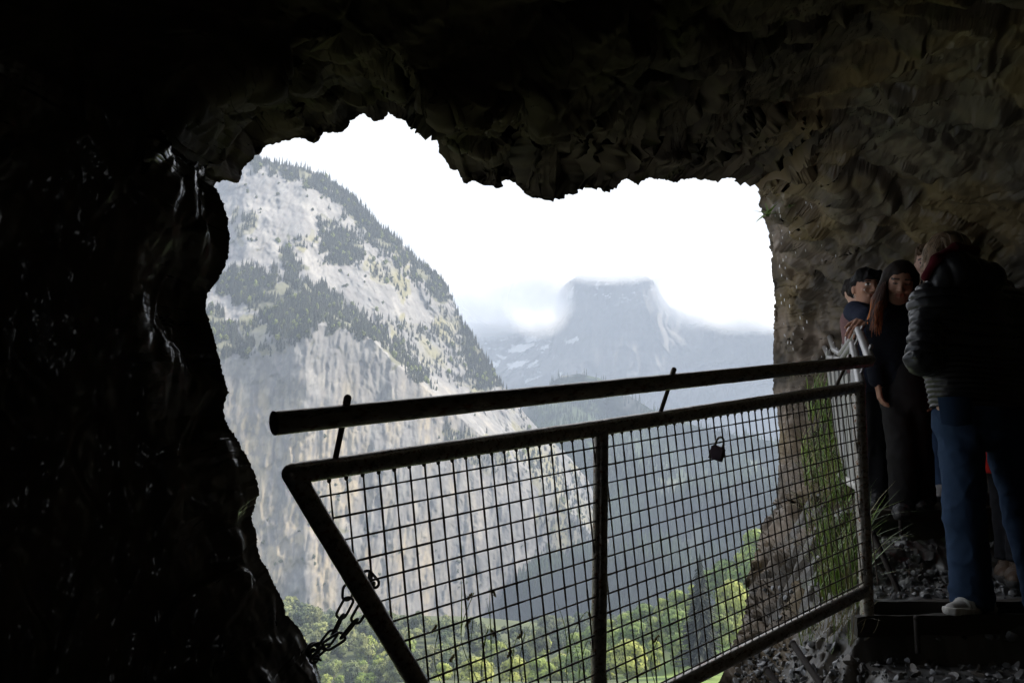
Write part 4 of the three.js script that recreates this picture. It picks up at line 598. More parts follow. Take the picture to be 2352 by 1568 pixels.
function nets(f, lo, hi, h) {                          // naive surface nets
  const nx = Math.ceil((hi.x - lo.x) / h) + 1, ny = Math.ceil((hi.y - lo.y) / h) + 1, nz = Math.ceil((hi.z - lo.z) / h) + 1, v = new Float32Array(nx * ny * nz), p = V(), id = (i, j, k) => (k * ny + j) * nx + i;
  for (let k = 0; k < nz; k++) for (let j = 0; j < ny; j++) for (let i = 0; i < nx; i++) v[id(i, j, k)] = f(p.set(lo.x + i * h, lo.y + j * h, lo.z + k * h));
  const vi = new Int32Array(nx * ny * nz).fill(-1), pos = [], idx = [];
  for (let k = 0; k < nz - 1; k++) for (let j = 0; j < ny - 1; j++) for (let i = 0; i < nx - 1; i++) {
    let n = 0, sx = 0, sy = 0, sz = 0, neg = 0; const c = [];
    for (let q = 0; q < 8; q++) { const w = v[id(i + (q & 1), j + ((q >> 1) & 1), k + (q >> 2))]; c.push(w); if (w < 0) neg++; }
    if (neg === 0 || neg === 8) continue;
    for (let a = 0; a < 8; a++) for (const b of [a ^ 1, a ^ 2, a ^ 4]) if (b > a && (c[a] < 0) !== (c[b] < 0)) { const t = c[a] / (c[a] - c[b]); sx += (a & 1) + ((b & 1) - (a & 1)) * t; sy += ((a >> 1) & 1) + (((b >> 1) & 1) - ((a >> 1) & 1)) * t; sz += (a >> 2) + ((b >> 2) - (a >> 2)) * t; n++; }
    vi[id(i, j, k)] = pos.length / 3; pos.push(lo.x + (i + sx / n) * h, lo.y + (j + sy / n) * h, lo.z + (k + sz / n) * h);
  }
  for (let k = 1; k < nz - 1; k++) for (let j = 1; j < ny - 1; j++) for (let i = 1; i < nx - 1; i++) {
    const a = v[id(i, j, k)] < 0, quad = (b, e, g, m) => { if (b < 0 || e < 0 || g < 0 || m < 0) return; if (a) idx.push(b, e, g, b, g, m); else idx.push(b, g, e, b, m, g); };
    if (a !== v[id(i + 1, j, k)] < 0) quad(vi[id(i, j - 1, k - 1)], vi[id(i, j, k - 1)], vi[id(i, j, k)], vi[id(i, j - 1, k)]);
    if (a !== v[id(i, j + 1, k)] < 0) quad(vi[id(i - 1, j, k - 1)], vi[id(i - 1, j, k)], vi[id(i, j, k)], vi[id(i, j, k - 1)]);
    if (a !== v[id(i, j, k + 1)] < 0) quad(vi[id(i - 1, j - 1, k)], vi[id(i, j - 1, k)], vi[id(i, j, k)], vi[id(i - 1, j, k)]);
  }
  const g = new THREE.BufferGeometry(); g.setAttribute('position', new THREE.Float32BufferAttribute(pos, 3)); g.setIndex(idx); g.computeVertexNormals(); return g;
}
function bounds(pts, pad) { const b = new THREE.Box3().setFromPoints(pts); b.min.addScalar(-pad); b.max.addScalar(pad); return [b.min, b.max]; }
function tint(g, f) { const a = g.attributes.position, c = new Float32Array(a.count * 3), p = V(); for (let i = 0; i < a.count; i++) { const q = f(p.fromBufferAttribute(a, i)); c[i * 3] = q[0]; c[i * 3 + 1] = q[1]; c[i * 3 + 2] = q[2]; } g.setAttribute('color', new THREE.BufferAttribute(c, 3)); return g; }
// a head looking along +z, centre between the ears
function headGeo(skin, brow, open) {
  const f0 = join(0.035, ell(0, 0.025, -0.012, 0.076, 0.088, 0.095), ell(0, -0.03, 0.018, 0.061, 0.085, 0.072), ell(0, -0.088, 0.042, 0.034, 0.026, 0.03));
  const f1 = join(0.014, f0, cap(V(0, 0.012, 0.088), V(0, -0.028, 0.106), 0.007, 0.010), cap(V(-0.011, -0.031, 0.096), V(0.011, -0.031, 0.096), 0.008), cap(V(-0.036, 0.026, 0.078), V(0.036, 0.026, 0.078), 0.008), ell(0.038, -0.025, 0.068, 0.022, 0.018, 0.015), ell(-0.038, -0.025, 0.068, 0.022, 0.018, 0.015));
  const lips = join(0.006, cap(V(-0.019, -0.059, 0.083), V(0.019, -0.059, 0.083), 0.007), cap(V(0, -0.055, 0.088), V(0, -0.066, 0.086), 0.006)), ears = join(0.01, ell(0.078, -0.004, -0.008, 0.010, 0.031, 0.018), ell(-0.078, -0.004, -0.008, 0.010, 0.031, 0.018));
  const neck = cap(V(0, -0.06, -0.022), V(0, -0.19, -0.045), 0.05, 0.058), sock = p => Math.min(Math.hypot(p.x - 0.031, p.y - 0.008, p.z - 0.093), Math.hypot(p.x + 0.031, p.y - 0.008, p.z - 0.093)) - 0.013, balls = p => Math.min(Math.hypot(p.x - 0.031, p.y - 0.008, p.z - 0.074), Math.hypot(p.x + 0.031, p.y - 0.008, p.z - 0.074)) - 0.0135;
  const g = nets(p => smin(smin(smin(Math.max(smin(f1(p), ears(p), 0.008), -smin(sock(p), sock(p), 0.001)), balls(p), 0.003), lips(p), 0.008), neck(p), 0.03), V(-0.11, -0.21, -0.13), V(0.11, 0.13, 0.13), 0.0042);
  return tint(g, p => { const ex = Math.abs(p.x), e = Math.hypot(ex - 0.031, p.y - 0.008);
    if (p.z > 0.06 && ex < 0.054 && ex > 0.012 && Math.abs(p.y - 0.030 + ex * 0.05) < 0.0048) return brow;
    if (p.z > 0.07 && e < 0.013) { if (!open) return Math.abs(p.y - 0.004) < 0.003 ? brow : skin.map(c => c * 0.9); if (Math.abs(p.y - 0.008) < 0.006) return e < 0.006 ? [0.02, 0.015, 0.01] : [0.5, 0.48, 0.45]; return p.y > 0.008 ? brow : skin; }
    if (p.z > 0.075 && ex < 0.021 && Math.abs(p.y + 0.06) < 0.009) return [skin[0] * 0.85, skin[1] * 0.55, skin[2] * 0.55];
    return skin; });
}
// a right hand, fingers along +y, back of the hand +z, thumb towards +x
function handGeo(curl, spread, skin) {
  const fs = [join(0.012, cap(V(-0.028, -0.035, 0), V(-0.027, 0.035, 0), 0.013, 0.012), cap(V(0, -0.038, 0), V(0, 0.04, 0.002), 0.015, 0.012), cap(V(0.025, -0.03, 0), V(0.026, 0.036, 0), 0.014, 0.012)), cap(V(0, -0.09, 0), V(0, -0.03, 0), 0.024, 0.02)];
  [[-0.029, 0.062, -1], [-0.010, 0.077, -0.35], [0.009, 0.083, 0.2], [0.027, 0.074, 0.9]].forEach(([x, len, s], i) => { let q = V(x, 0.04, 0), a = 0.12 + curl * 0.4 * (1 + 0.1 * i), r = 0.0094; for (const [l, c] of [[0.46, curl], [0.30, curl * 0.9], [0.24, curl * 0.5]]) { const d = V(Math.sin(s * spread), Math.cos(a) * Math.cos(s * spread), -Math.sin(a)).multiplyScalar(len * l), e = q.clone().add(d); fs.push(cap(q, e, r, r * 0.92)); q = e; a += c * 0.8; r *= 0.92; } });
  const t0 = V(0.03, -0.022, -0.004), t1 = V(0.058, 0.012, -0.016), t2 = V(0.066, 0.044, -0.026); fs.push(cap(t0, t1, 0.014, 0.0105), cap(t1, t2, 0.0105, 0.009));
  const palm = join(0.012, fs[0], fs[1]), rest = fs.slice(2);
  const g = nets(p => { let d = palm(p); for (const f of rest) d = smin(d, f(p), 0.004); return d; }, V(-0.075, -0.12, -0.11), V(0.095, 0.145, 0.05), 0.0036);
  return tint(g, () => skin);
}
function pose(g, at, yAxis, zAxis, mirror, scale = 1) { const y = yAxis.clone().normalize(), z = zAxis.clone().addScaledVector(y, -zAxis.dot(y)).normalize(), x = V().crossVectors(y, z); const q = g.clone(); if (mirror) { q.scale(-1, 1, 1); const ix = q.index.array; for (let i = 0; i < ix.length; i += 3) { const t = ix[i]; ix[i] = ix[i + 1]; ix[i + 1] = t; } } q.scale(scale, scale, scale); q.applyMatrix4(new THREE.Matrix4().makeBasis(x, y, z).setPosition(at)); q.computeVertexNormals(); return q; }
const skinMat = new THREE.MeshPhysicalMaterial({ vertexColors: true, roughness: 0.55, specularIntensity: 0.5 });
function cloth(p, amp) { const q = 1 - 2 * Math.abs(noise(p.x * 8 + p.y * 5, p.y * 9 - p.x * 4, p.z * 8)); return (fbm(p.x * 9, p.y * 5, p.z * 9, 3) - 0.3 * Math.pow(Math.max(0, q), 3) + 0.3 * ridge(p.x * 14 + p.y * 9, p.y * 16, p.z * 14, 2)) * amp; }
function shoeGeo(heel, toe, ankle, r, sole) { const up = V(0, 1, 0), mid = heel.clone().lerp(toe, 0.55), base = Math.min(heel.y, toe.y); const f = join(0.03, cap(heel.clone().add(V(0, r * 0.85, 0)), mid.clone().add(V(0, r * 0.8, 0)), r * 0.95, r), cap(mid.clone().add(V(0, r * 0.75, 0)), toe.clone().add(V(0, r * 0.55, 0)), r * 1.02, r * 0.72), cap(heel.clone().add(V(0, r, 0)), ankle, r * 0.95, r * 0.85)); return nets(p => { const t = clamp((p.x - heel.x) * (toe.x - heel.x) + (p.z - heel.z) * (toe.z - heel.z), 0, 1e9) / ((toe.x - heel.x) ** 2 + (toe.z - heel.z) ** 2 + 1e-9), by = lerp(heel.y, toe.y, clamp(t, 0, 1)), h = p.y - by; let d = f(p); if (sole) return Math.max(d - 0.008 - 0.002 * Math.sin(t * 60), h - 0.026 - 0.006 * t, by - p.y); if (h > 0.03 && t > 0.35 && t < 0.75) d += 0.004 * Math.sin(t * 70); return Math.max(d, by - p.y); }, ...bounds([heel, toe, ankle], r * 1.6), 0.0048); }
function hairGeo(kind, seed) {
  const n = p => ridge(p.x * 28 + seed, p.y * 7, p.z * 28, 2) * 0.006 + fbm(p.x * 16, p.y * 10 + seed, p.z * 16, 3) * (kind === 'short' ? 0.05 : 0.014);
  const shell = ell(0, 0.034, -0.02, 0.087, 0.092, 0.103), faceOut = kind === 'long' ? ell(0, -0.05, 0.095, 0.060, 0.105, 0.075) : ell(0, -0.06, 0.08, 0.085, 0.105, 0.085), nape = p => p.y + (kind === 'short' ? 0.055 : 1) + 0 * p.x;
  const extra = kind === 'long' ? join(0.03, cap(V(-0.066, 0.03, 0.005), V(-0.092, -0.12, 0.03), 0.034, 0.042), cap(V(-0.092, -0.12, 0.03), V(-0.125, -0.235, 0.05), 0.042, 0.02), cap(V(0.066, 0.03, 0.005), V(0.086, -0.12, 0.02), 0.034, 0.04), cap(V(0.086, -0.12, 0.02), V(0.085, -0.25, 0.04), 0.04, 0.024), cap(V(0, 0, -0.06), V(0, -0.22, -0.07), 0.075, 0.06)) : kind === 'tied' ? join(0.03, ell(0, 0.045, -0.05, 0.075, 0.075, 0.085), ell(0.0, -0.03, -0.06, 0.07, 0.075, 0.055), cap(V(0, 0.09, -0.05), V(0.01, 0.115, -0.03), 0.04, 0.025)) : join(0.02, ell(0, 0.085, 0.03, 0.07, 0.035, 0.06), ell(0.035, 0.075, 0.05, 0.04, 0.03, 0.035));
  return nets(p => Math.max(Math.max(smin(shell(p), extra(p), 0.03) + n(p) * 0.6, -faceOut(p) - 0.004), -nape(p)), V(-0.2, -0.34, -0.18), V(0.2, 0.18, 0.15), 0.0062);
}
function strands(seed, n, start, end, wave, rad = 0.0011) { // loose hairs
  const r = rng(seed), gs = []; for (let k = 0; k < n; k++) { const a = start(r), b = end(r, a), pts = []; const w = V(r() - 0.5, r() - 0.5, r() - 0.5).multiplyScalar(wave); for (let i = 0; i < 6; i++) { const t = i / 5; pts.push(a.clone().lerp(b, t).addScaledVector(w, Math.sin(t * 3.1)).add(V(0, 0.03 * Math.sin(t * 3.1), 0))); } gs.push(new THREE.TubeGeometry(new THREE.CatmullRomCurve3(pts), 8, rad, 3)); } return mergeGeometries(gs);
}
// joints in world space -> person with body, clothing and hair as parts
function makePerson(o) {
  const g = new THREE.Group(), base = o.base; g.position.copy(base);
  const put = (name, geo, m, label, parent = g) => { geo.translate(-base.x, -base.y, -base.z); return part(parent, name, geo, m, label); };
  const J = o.J, skin = o.skin, mid = (a, b) => a.clone().lerp(b, 0.5);
  const pts = Object.values(J);
  const bodyF = join(0.04, cap(J.shL, J.hipL, 0.07, 0.08), cap(J.shR, J.hipR, 0.07, 0.08), cap(J.neck, mid(J.hipL, J.hipR), 0.06, 0.09), cap(J.shL, J.elL, 0.042, 0.035), cap(J.elL, J.wrL, 0.035, 0.025), cap(J.shR, J.elR, 0.042, 0.035), cap(J.elR, J.wrR, 0.035, 0.025), cap(J.hipL, J.knL, 0.07, 0.05), cap(J.knL, J.anL, 0.05, 0.035), cap(J.hipR, J.knR, 0.07, 0.05), cap(J.knR, J.anR, 0.05, 0.035), cap(J.neck, J.head, 0.05));
  const body = tint(nets(bodyF, ...bounds(pts, 0.13), 0.022), () => skin);
  const head = pose(headGeo(skin, o.brow ?? [0.015, 0.012, 0.01], o.open), J.head, o.headUp ?? V(0, 1, 0), o.face, false, o.headScale ?? 1);
  const hand = handGeo(o.curl ?? 0.5, o.spread ?? 0.08, skin), hL = pose(hand, J.wrL.clone().addScaledVector(o.handL[0].clone().normalize(), 0.07), o.handL[0], o.handL[1], true, o.handScale ?? 0.95), hR = pose(hand, J.wrR.clone().addScaledVector(o.handR[0].clone().normalize(), 0.07), o.handR[0], o.handR[1], false, o.handScale ?? 0.95);
  put('body', mergeGeometries([body, head, hL, hR]), skinMat);
  // trousers
  const T = o.trousers, tf = join(0.02, cap(J.hipL, J.knL, T.r[0], T.r[1]), cap(J.knL, J.anL, T.r[1], T.r[2]), cap(J.hipR, J.knR, T.r[0], T.r[1]), cap(J.knR, J.anR, T.r[1], T.r[2]), cap(J.hipL, J.hipR, T.r[0] * 1.15), cap(mid(J.hipL, J.hipR), mid(J.hipL, J.hipR).lerp(J.neck, 0.28), 0.13, 0.12));
  const cutY = Math.min(J.anL.y, J.anR.y) - 0.02;
  const legs = nets(p => { let d = tf(p) + cloth(p, T.fold ?? 0.012) - 0.004 * Math.abs(Math.sin(p.y * 60 + p.x * 30)) * sstep(0.25, 0.0, p.y - cutY); const hem = p.x * 0 + (p.distanceTo(J.anL) < p.distanceTo(J.anR) ? J.anL.y : J.anR.y) - (T.over ?? 0.03); return Math.max(d, hem - p.y); }, ...bounds([J.hipL, J.hipR, J.knL, J.knR, J.anL, J.anR, mid(J.hipL, J.hipR).lerp(J.neck, 0.3)], 0.2), T.cell ?? 0.0095);
  const tr = put('trousers', legs, T.mat);
  if (T.pocket) T.pocket(tr, base);
  // upper garment
  const U = o.top, ch = mid(J.shL, J.shR), pe = mid(J.hipL, J.hipR), arms = [[J.shL, J.elL, J.wrL], [J.shR, J.elR, J.wrR]];
  const uf = join(0.05, cap(J.shL.clone().lerp(ch, 0.25), J.hipL.clone().lerp(pe, 0.25), U.r[0], U.r[1]), cap(J.shR.clone().lerp(ch, 0.25), J.hipR.clone().lerp(pe, 0.25), U.r[0], U.r[1]), cap(ch, pe, U.r[0] * 1.2, U.r[1] * 1.15), cap(J.shL, J.shR, U.r[2] * 1.02), cap(ch, J.neck, 0.09, 0.07));
  const af = arms.map(([s, e, w]) => join(0.03, cap(s, e, U.r[2], U.r[2] * 0.9), cap(e, w, U.r[2] * 0.9, U.r[3])));
  const hemY = pe.y + (U.hem ?? -0.06);
  const upper = nets(p => {
    let d = uf(p), da = Math.min(af[0](p), af[1](p)), q = 0; const arm = da < d - 0.0;
    if (U.quilt) { if (arm) { const w = af[0](p) < af[1](p) ? 0 : 1, [s, e, r] = arms[w], t = capD(p, s, e, 0, 0) < capD(p, e, r, 0, 0) ? p.clone().sub(s).dot(e.clone().sub(s).normalize()) : s.distanceTo(e) + p.clone().sub(e).dot(r.clone().sub(e).normalize()); const u = (t + 0.014 * fbm(p.x * 8, p.y * 8, p.z * 8, 2)) / U.quilt[0], dv = (u - Math.round(u)) * U.quilt[0]; q = 0.003 - 0.0075 * Math.exp(-dv * dv / 0.00005) + 0.010 * fbm(p.x * 22, p.y * 40, p.z * 22, 2); } else { const t = p.y - hemY + 0.05 * (p.x - pe.x); const per = t < 0.19 ? U.quilt[1] : U.quilt[0], u = (t + 0.012 * fbm(p.x * 7, p.y * 7, p.z * 7, 2)) / per, dv = (u - Math.round(u)) * per; q = 0.003 - 0.0085 * Math.exp(-dv * dv / 0.00004) + 0.006 * fbm(p.x * 22, p.y * 40, p.z * 22, 2); } }
    d = smin(d, da, U.quilt ? 0.018 : 0.035) - q + cloth(p, U.fold ?? 0.009);
    return Math.max(d, hemY + 0.02 * fbm(p.x * 6, 1, p.z * 6, 2) - (arm ? -9 : 0) * 0 - p.y < 0 || arm ? -1 : hemY - p.y);
  }, ...bounds([J.shL, J.shR, J.elL, J.elR, J.wrL, J.wrR, J.neck, J.hipL, J.hipR], 0.24), U.cell ?? 0.0085);
  const jk = put(U.name ?? 'jacket', upper, U.mat);
  for (const [nm, f, lo, hi, m, cell] of U.extra ?? []) put(nm, nets(f, lo, hi, cell ?? 0.008), m, undefined, nm === 'collar' ? g : g);
  // shoes
  for (const s of ['L', 'R']) { const [heel, toe] = o.feet[s]; const sh = put('shoe', shoeGeo(heel, toe, J['an' + s], o.shoeR ?? 0.045), o.shoeMat); put('sole', shoeGeo(heel, toe, J['an' + s], o.shoeR ?? 0.045, true), o.soleMat ?? soleDark, undefined, sh); }
  // hair
  const hg = pose(tint(hairGeo(o.hair.kind, o.hair.seed ?? 1), p => o.hair.col(p)), J.head, o.headUp ?? V(0, 1, 0), o.face, false, o.headScale ?? 1); put('hair', hg, o.hair.mat ?? hairMat);
  for (const sg of o.hair.strands ?? []) put('loose_hair', sg[0], sg[1]);
  for (const e of o.extras ?? []) put(e[0], e[1], e[2]);
  return add(g, 'person', o.label, 'person');
}
const hairMat = new THREE.MeshPhysicalMaterial({ vertexColors: true, roughness: 0.6, specularIntensity: 0.22 });
const fab = (r, g, b, rough = 0.9) => mat(r, g, b, { physical: true, roughness: rough, specularIntensity: rough < 0.8 ? 0.6 : 0.12 });
const soleDark = fab(0.03, 0.028, 0.027, 0.7);
const skinA = [0.24, 0.125, 0.08], skinB = [0.36, 0.22, 0.165];
const toCam = p => EYEP.clone().sub(p).normalize();
{ // walker in the black quilted jacket, seen from behind
  const J = { head: P(2170, 606, 3.52), neck: P(2196, 668, 3.46), shL: P(2136, 702, 3.42), shR: P(2318, 716, 3.5), elL: P(2120, 824, 3.34), elR: P(2334, 850, 3.62), wrL: P(2205, 852, 3.66), wrR: P(2300, 900, 3.72), hipL: P(2206, 968, 3.47), hipR: P(2306, 966, 3.5), knL: P(2217, 1190, 3.42), knR: P(2350, 1160, 3.45), anL: P(2234, 1368, 3.40), anR: P(2410, 1395, 3.36) };
  const jm = new THREE.MeshPhysicalMaterial({ color: new THREE.Color().setRGB(0.012, 0.012, 0.014), roughness: 0.4, specularIntensity: 0.6, clearcoat: 0.12, clearcoatRoughness: 0.25 });
  const maroon = fab(0.085, 0.012, 0.018), hoodC = P(2195, 648, 3.40), hk = U => U;
  const hoodR = [P(2126, 650, 3.42), P(2150, 610, 3.40), P(2195, 585, 3.40), P(2240, 590, 3.42)];
  const hair1 = [0.26, 0.175, 0.11], hd = J.head;
  const denim = new THREE.MeshStandardMaterial({ vertexColors: true, roughness: 0.9 });
  makePerson({ base: P(2230, 1408, 3.4), J, skin: skinB, brow: [0.1, 0.07, 0.04], face: V(-0.55, -0.55, -0.75), headUp: V(-0.25, 1, -0.35), headScale: 0.98, curl: 0.9,
    handL: [V(0.3, -0.1, -1), V(-0.6, 0.8, 0)], handR: [V(-0.5, 0, -1), V(0.6, 0.8, 0)],
    trousers: { r: [0.094, 0.083, 0.084], mat: fab(0.026, 0.045, 0.084), over: 0.06, fold: 0.014, cell: 0.007, pocket: (tr, base) => { // a stitched patch pocket
      const c = P(2197, 942, 3.335), g = new THREE.BoxGeometry(0.13, 0.115, 0.006, 10, 10, 1), a = g.attributes.position; for (let i = 0; i < a.count; i++) { const x = a.getX(i), y = a.getY(i); a.setXYZ(i, x * (1 - 0.12 * (0.0575 - y) / 0.115), y - (y < -0.05 ? 0.012 * (1 - Math.abs(x) / 0.065) : 0), a.getZ(i) - x * x * 4.2 - y * 0.12); } g.computeVertexNormals(); g.rotateY(-0.45); g.translate(c.x - base.x, c.y - base.y, c.z - base.z); part(tr, 'back_pocket', g, fab(0.022, 0.038, 0.072)); } },
    top: { r: [0.118, 0.126, 0.07, 0.05], mat: jm, quilt: [0.048, 0.022], cell: 0.0058, hem: 0.055, fold: 0.004, extra: [
      ['hood', p => { const d = smin(capD(p, hoodR[0].clone().add(V(0.02, -0.05, 0)), hoodR[2].clone().add(V(0, -0.07, 0)), 0.055, 0.075), capD(p, hoodR[2].clone().add(V(0, -0.07, 0)), hoodR[3].clone().add(V(0.05, -0.09, 0)), 0.075, 0.07), 0.05), t = (p.x - hoodR[0].x) * 0.8 + (p.y - hoodR[0].y) * 0.25; const u = t / 0.055, dv = (u - Math.round(u)) * 0.055; return d + 0.009 * Math.exp(-dv * dv / 0.00006) - 0.008 * fbm(p.x * 22, p.y * 30, p.z * 22, 2); }, ...bounds(hoodR, 0.2), jm, 0.008],
      ['collar', (h => join(0.02, cap(h[0], h[1], 0.019), cap(h[1], h[2], 0.019, 0.022), cap(h[2], h[3], 0.022, 0.019)))(hoodR.map(v => v.clone().add(V(-0.008, 0.022, 0.022)))), ...bounds(hoodR, 0.09), maroon, 0.006]] },
    feet: { L: [P(2264, 1407, 3.42), P(2188, 1412, 3.31)], R: [P(2440, 1440, 3.34), P(2410, 1446, 3.22)] }, shoeMat: fab(0.36, 0.35, 0.33, 0.7), soleMat: fab(0.5, 0.48, 0.44, 0.7), shoeR: 0.038,
    hair: { kind: 'tied', seed: 3, col: p => { const s = fbm(p.x * 40, p.y * 9, p.z * 40, 2); return hair1.map(c => c * clamp(0.75 + s * 1.6, 0.35, 1.3)); }, strands: [[strands(5, 120, r => hd.clone().add(V(-0.03 - 0.05 * r(), 0.02 + 0.08 * r(), 0.02 + 0.06 * r())), (r, a) => a.clone().add(V(-0.035 - 0.03 * r(), -0.13 - 0.09 * r(), 0.03 * r())), 0.03), new THREE.MeshPhysicalMaterial({ color: new THREE.Color().setRGB(0.38, 0.27, 0.18), roughness: 0.4 })], [strands(6, 70, r => hd.clone().add(V(-0.05 + 0.1 * r(), 0.07 + 0.05 * r(), 0.06 * r())), (r, a) => a.clone().add(V(0.02 - 0.05 * r(), -0.10 - 0.05 * r(), 0.06 + 0.02 * r())), 0.03), new THREE.MeshPhysicalMaterial({ color: new THREE.Color().setRGB(0.33, 0.23, 0.155), roughness: 0.4 })]] },
    label: 'person seen from behind in black quilted jacket, blue jeans and white trainers' });
}
{ // walker with long hair, looking down at the steps
  const Z = 4.6, J = { head: P(2068, 648, Z - 0.06), neck: P(2066, 706, Z), shL: P(2112, 738, Z + 0.02), shR: P(2022, 736, Z), elL: P(2138, 820, Z + 0.03), elR: P(2012, 815, Z), wrL: P(2134, 882, Z - 0.05), wrR: P(2015, 872, Z - 0.04), hipL: P(2100, 905, Z), hipR: P(2058, 905, Z), knL: P(2112, 1040, Z - 0.03), knR: P(2070, 1045, Z - 0.06), anL: P(2118, 1146, Z + 0.02), anR: P(2076, 1158, Z - 0.06) };
  const dark = [0.014, 0.009, 0.007], hd = J.head;
  makePerson({ base: P(2090, 1172, Z), J, skin: skinA, face: toCam(J.head).add(V(0.0, -0.75, 0)), headUp: V(0, 1, 0.45), headScale: 1.02, handScale: 0.85, handL: [V(0.05, -1, 0.05), V(0.95, 0, -0.2)], handR: [V(0.1, -1, 0.05), V(-0.95, 0, -0.2)],
    trousers: { r: [0.088, 0.072, 0.076], mat: fab(0.018, 0.017, 0.017), over: 0.03 }, top: { name: 'jumper', r: [0.088, 0.088, 0.06, 0.046], mat: fab(0.008, 0.009, 0.013), hem: 0.02, fold: 0.012 },
    feet: { L: [P(2124, 1163, Z + 0.06), P(2118, 1170, Z - 0.13)], R: [P(2080, 1176, Z), P(2070, 1194, Z - 0.2)] }, shoeMat: fab(0.02, 0.019, 0.02, 0.35), shoeR: 0.042,
    hair: { kind: 'long', seed: 8, col: p => { const t = sstep(-0.06, -0.22, p.y) * sstep(0.03, -0.06, p.x), s = clamp(0.8 + 1.4 * fbm(p.x * 40, p.y * 6, p.z * 40, 2), 0.4, 1.4); return mix3(mix3(dark, [0.05, 0.02, 0.012], sstep(0.02, -0.1, p.y) * sstep(0.0, -0.05, p.x)), [0.32, 0.095, 0.02], t).map(c => c * s); },
      strands: [[strands(12, 70, r => hd.clone().add(V(-0.085 - 0.02 * r(), 0.0 - 0.08 * r(), 0.03 * r())), (r, a) => a.clone().add(V(-0.055 - 0.045 * r(), -0.19 - 0.07 * r(), 0.06 * r())), 0.025, 0.0016), fab(0.06, 0.022, 0.012, 0.5)], [strands(14, 60, r => hd.clone().add(V(-0.12 - 0.03 * r(), -0.12 - 0.05 * r(), 0.06 * r())), (r, a) => a.clone().add(V(-0.02 - 0.03 * r(), -0.10 - 0.07 * r(), 0.04 * r())), 0.02, 0.0016), fab(0.30, 0.085, 0.02, 0.5)], [strands(13, 30, r => hd.clone().add(V(0.07 + 0.02 * r(), 0.0 - 0.05 * r(), 0.02)), (r, a) => a.clone().add(V(0.05 * r(), -0.16 - 0.06 * r(), 0.05 * r())), 0.05, 0.0012), fab(0.02, 0.012, 0.01, 0.4)]] },
    label: 'person with long dark hair fading to orange, dark jumper and black trousers, looking down' });
}
{ // walker in glasses with an arm on the rail
  const Z = 5.1, J = { head: P(1992, 664, Z), neck: P(2000, 712, Z + 0.06), shL: P(2042, 745, Z + 0.12), shR: P(1982, 722, Z - 0.02), elL: P(2050, 830, Z + 0.1), elR: P(1964, 716, Z - 0.22), wrL: P(2040, 900, Z + 0.05), wrR: P(1988, 728, Z - 0.36), hipL: P(2040, 905, Z + 0.1), hipR: P(2006, 905, Z + 0.08), knL: P(2036, 1030, Z - 0.02), knR: P(2012, 1030, Z - 0.04), anL: P(2034, 1132, Z - 0.1), anR: P(2020, 1138, Z - 0.18) };
  const face = toCam(J.head).add(V(0.38, -0.1, 0)), hx = J.head;
  const fx = face.clone().normalize(), fr = V().crossVectors(V(0, 1, 0), fx).normalize(), lens = k => hx.clone().addScaledVector(fx, 0.105).addScaledVector(fr, k * 0.033).add(V(0, 0.006, 0));
  const rim = k => { const t = new THREE.TorusGeometry(0.022, 0.0013, 6, 24); t.applyMatrix4(new THREE.Matrix4().makeBasis(fr, V(0, 1, 0), fx)); const c = lens(k); return t.translate(c.x, c.y, c.z); };
  const glasses = mergeGeometries([rim(1), rim(-1), tube(lens(0.33), lens(-0.33), 0.0013, 6), tube(lens(1.65), lens(1.65).addScaledVector(fx, -0.11).addScaledVector(fr, 0.02), 0.0014, 6), tube(lens(-1.65), lens(-1.65).addScaledVector(fx, -0.11).addScaledVector(fr, -0.02), 0.0014, 6)]);
  const ear = hx.clone().addScaledVector(fr, -0.078).add(V(0, -0.05, 0));
  makePerson({ base: P(2025, 1158, Z - 0.15), J, skin: [0.30, 0.155, 0.10], face, open: true, headUp: V(0.05, 1, 0), headScale: 1.06, curl: 0.42, spread: 0.16, handL: [V(0, -1, 0.1), V(0.8, 0, 0.4)], handR: [V(-0.62, -0.62, 0.35), V(-0.25, 0.6, 0.75)],
    trousers: { r: [0.082, 0.065, 0.055], mat: fab(0.016, 0.016, 0.018), over: 0.02 }, top: { r: [0.10, 0.10, 0.066, 0.058], mat: fab(0.020, 0.024, 0.040), hem: 0.0, fold: 0.012 },
    feet: { L: [P(2038, 1158, Z - 0.04), P(2044, 1164, Z - 0.24)], R: [P(2024, 1160, Z - 0.12), P(2014, 1167, Z - 0.33)] }, shoeMat: fab(0.015, 0.015, 0.017, 0.4), shoeR: 0.043,
    hair: { kind: 'short', seed: 4, col: p => [0.008, 0.007, 0.007].map(c => c * clamp(0.9 + fbm(p.x * 40, p.y * 10, p.z * 40, 2), 0.5, 1.5)) },
    extras: [['glasses', glasses, mat(0.5, 0.48, 0.45, { roughness: 0.3, metalness: 0.8 })], ['earring', new THREE.TorusGeometry(0.007, 0.0016, 8, 16).translate(ear.x, ear.y, ear.z), mat(0.7, 0.68, 0.65, { roughness: 0.2, metalness: 0.9 })]],
    label: 'person in glasses and navy jacket, short dark hair, one hand on the rail' });
}
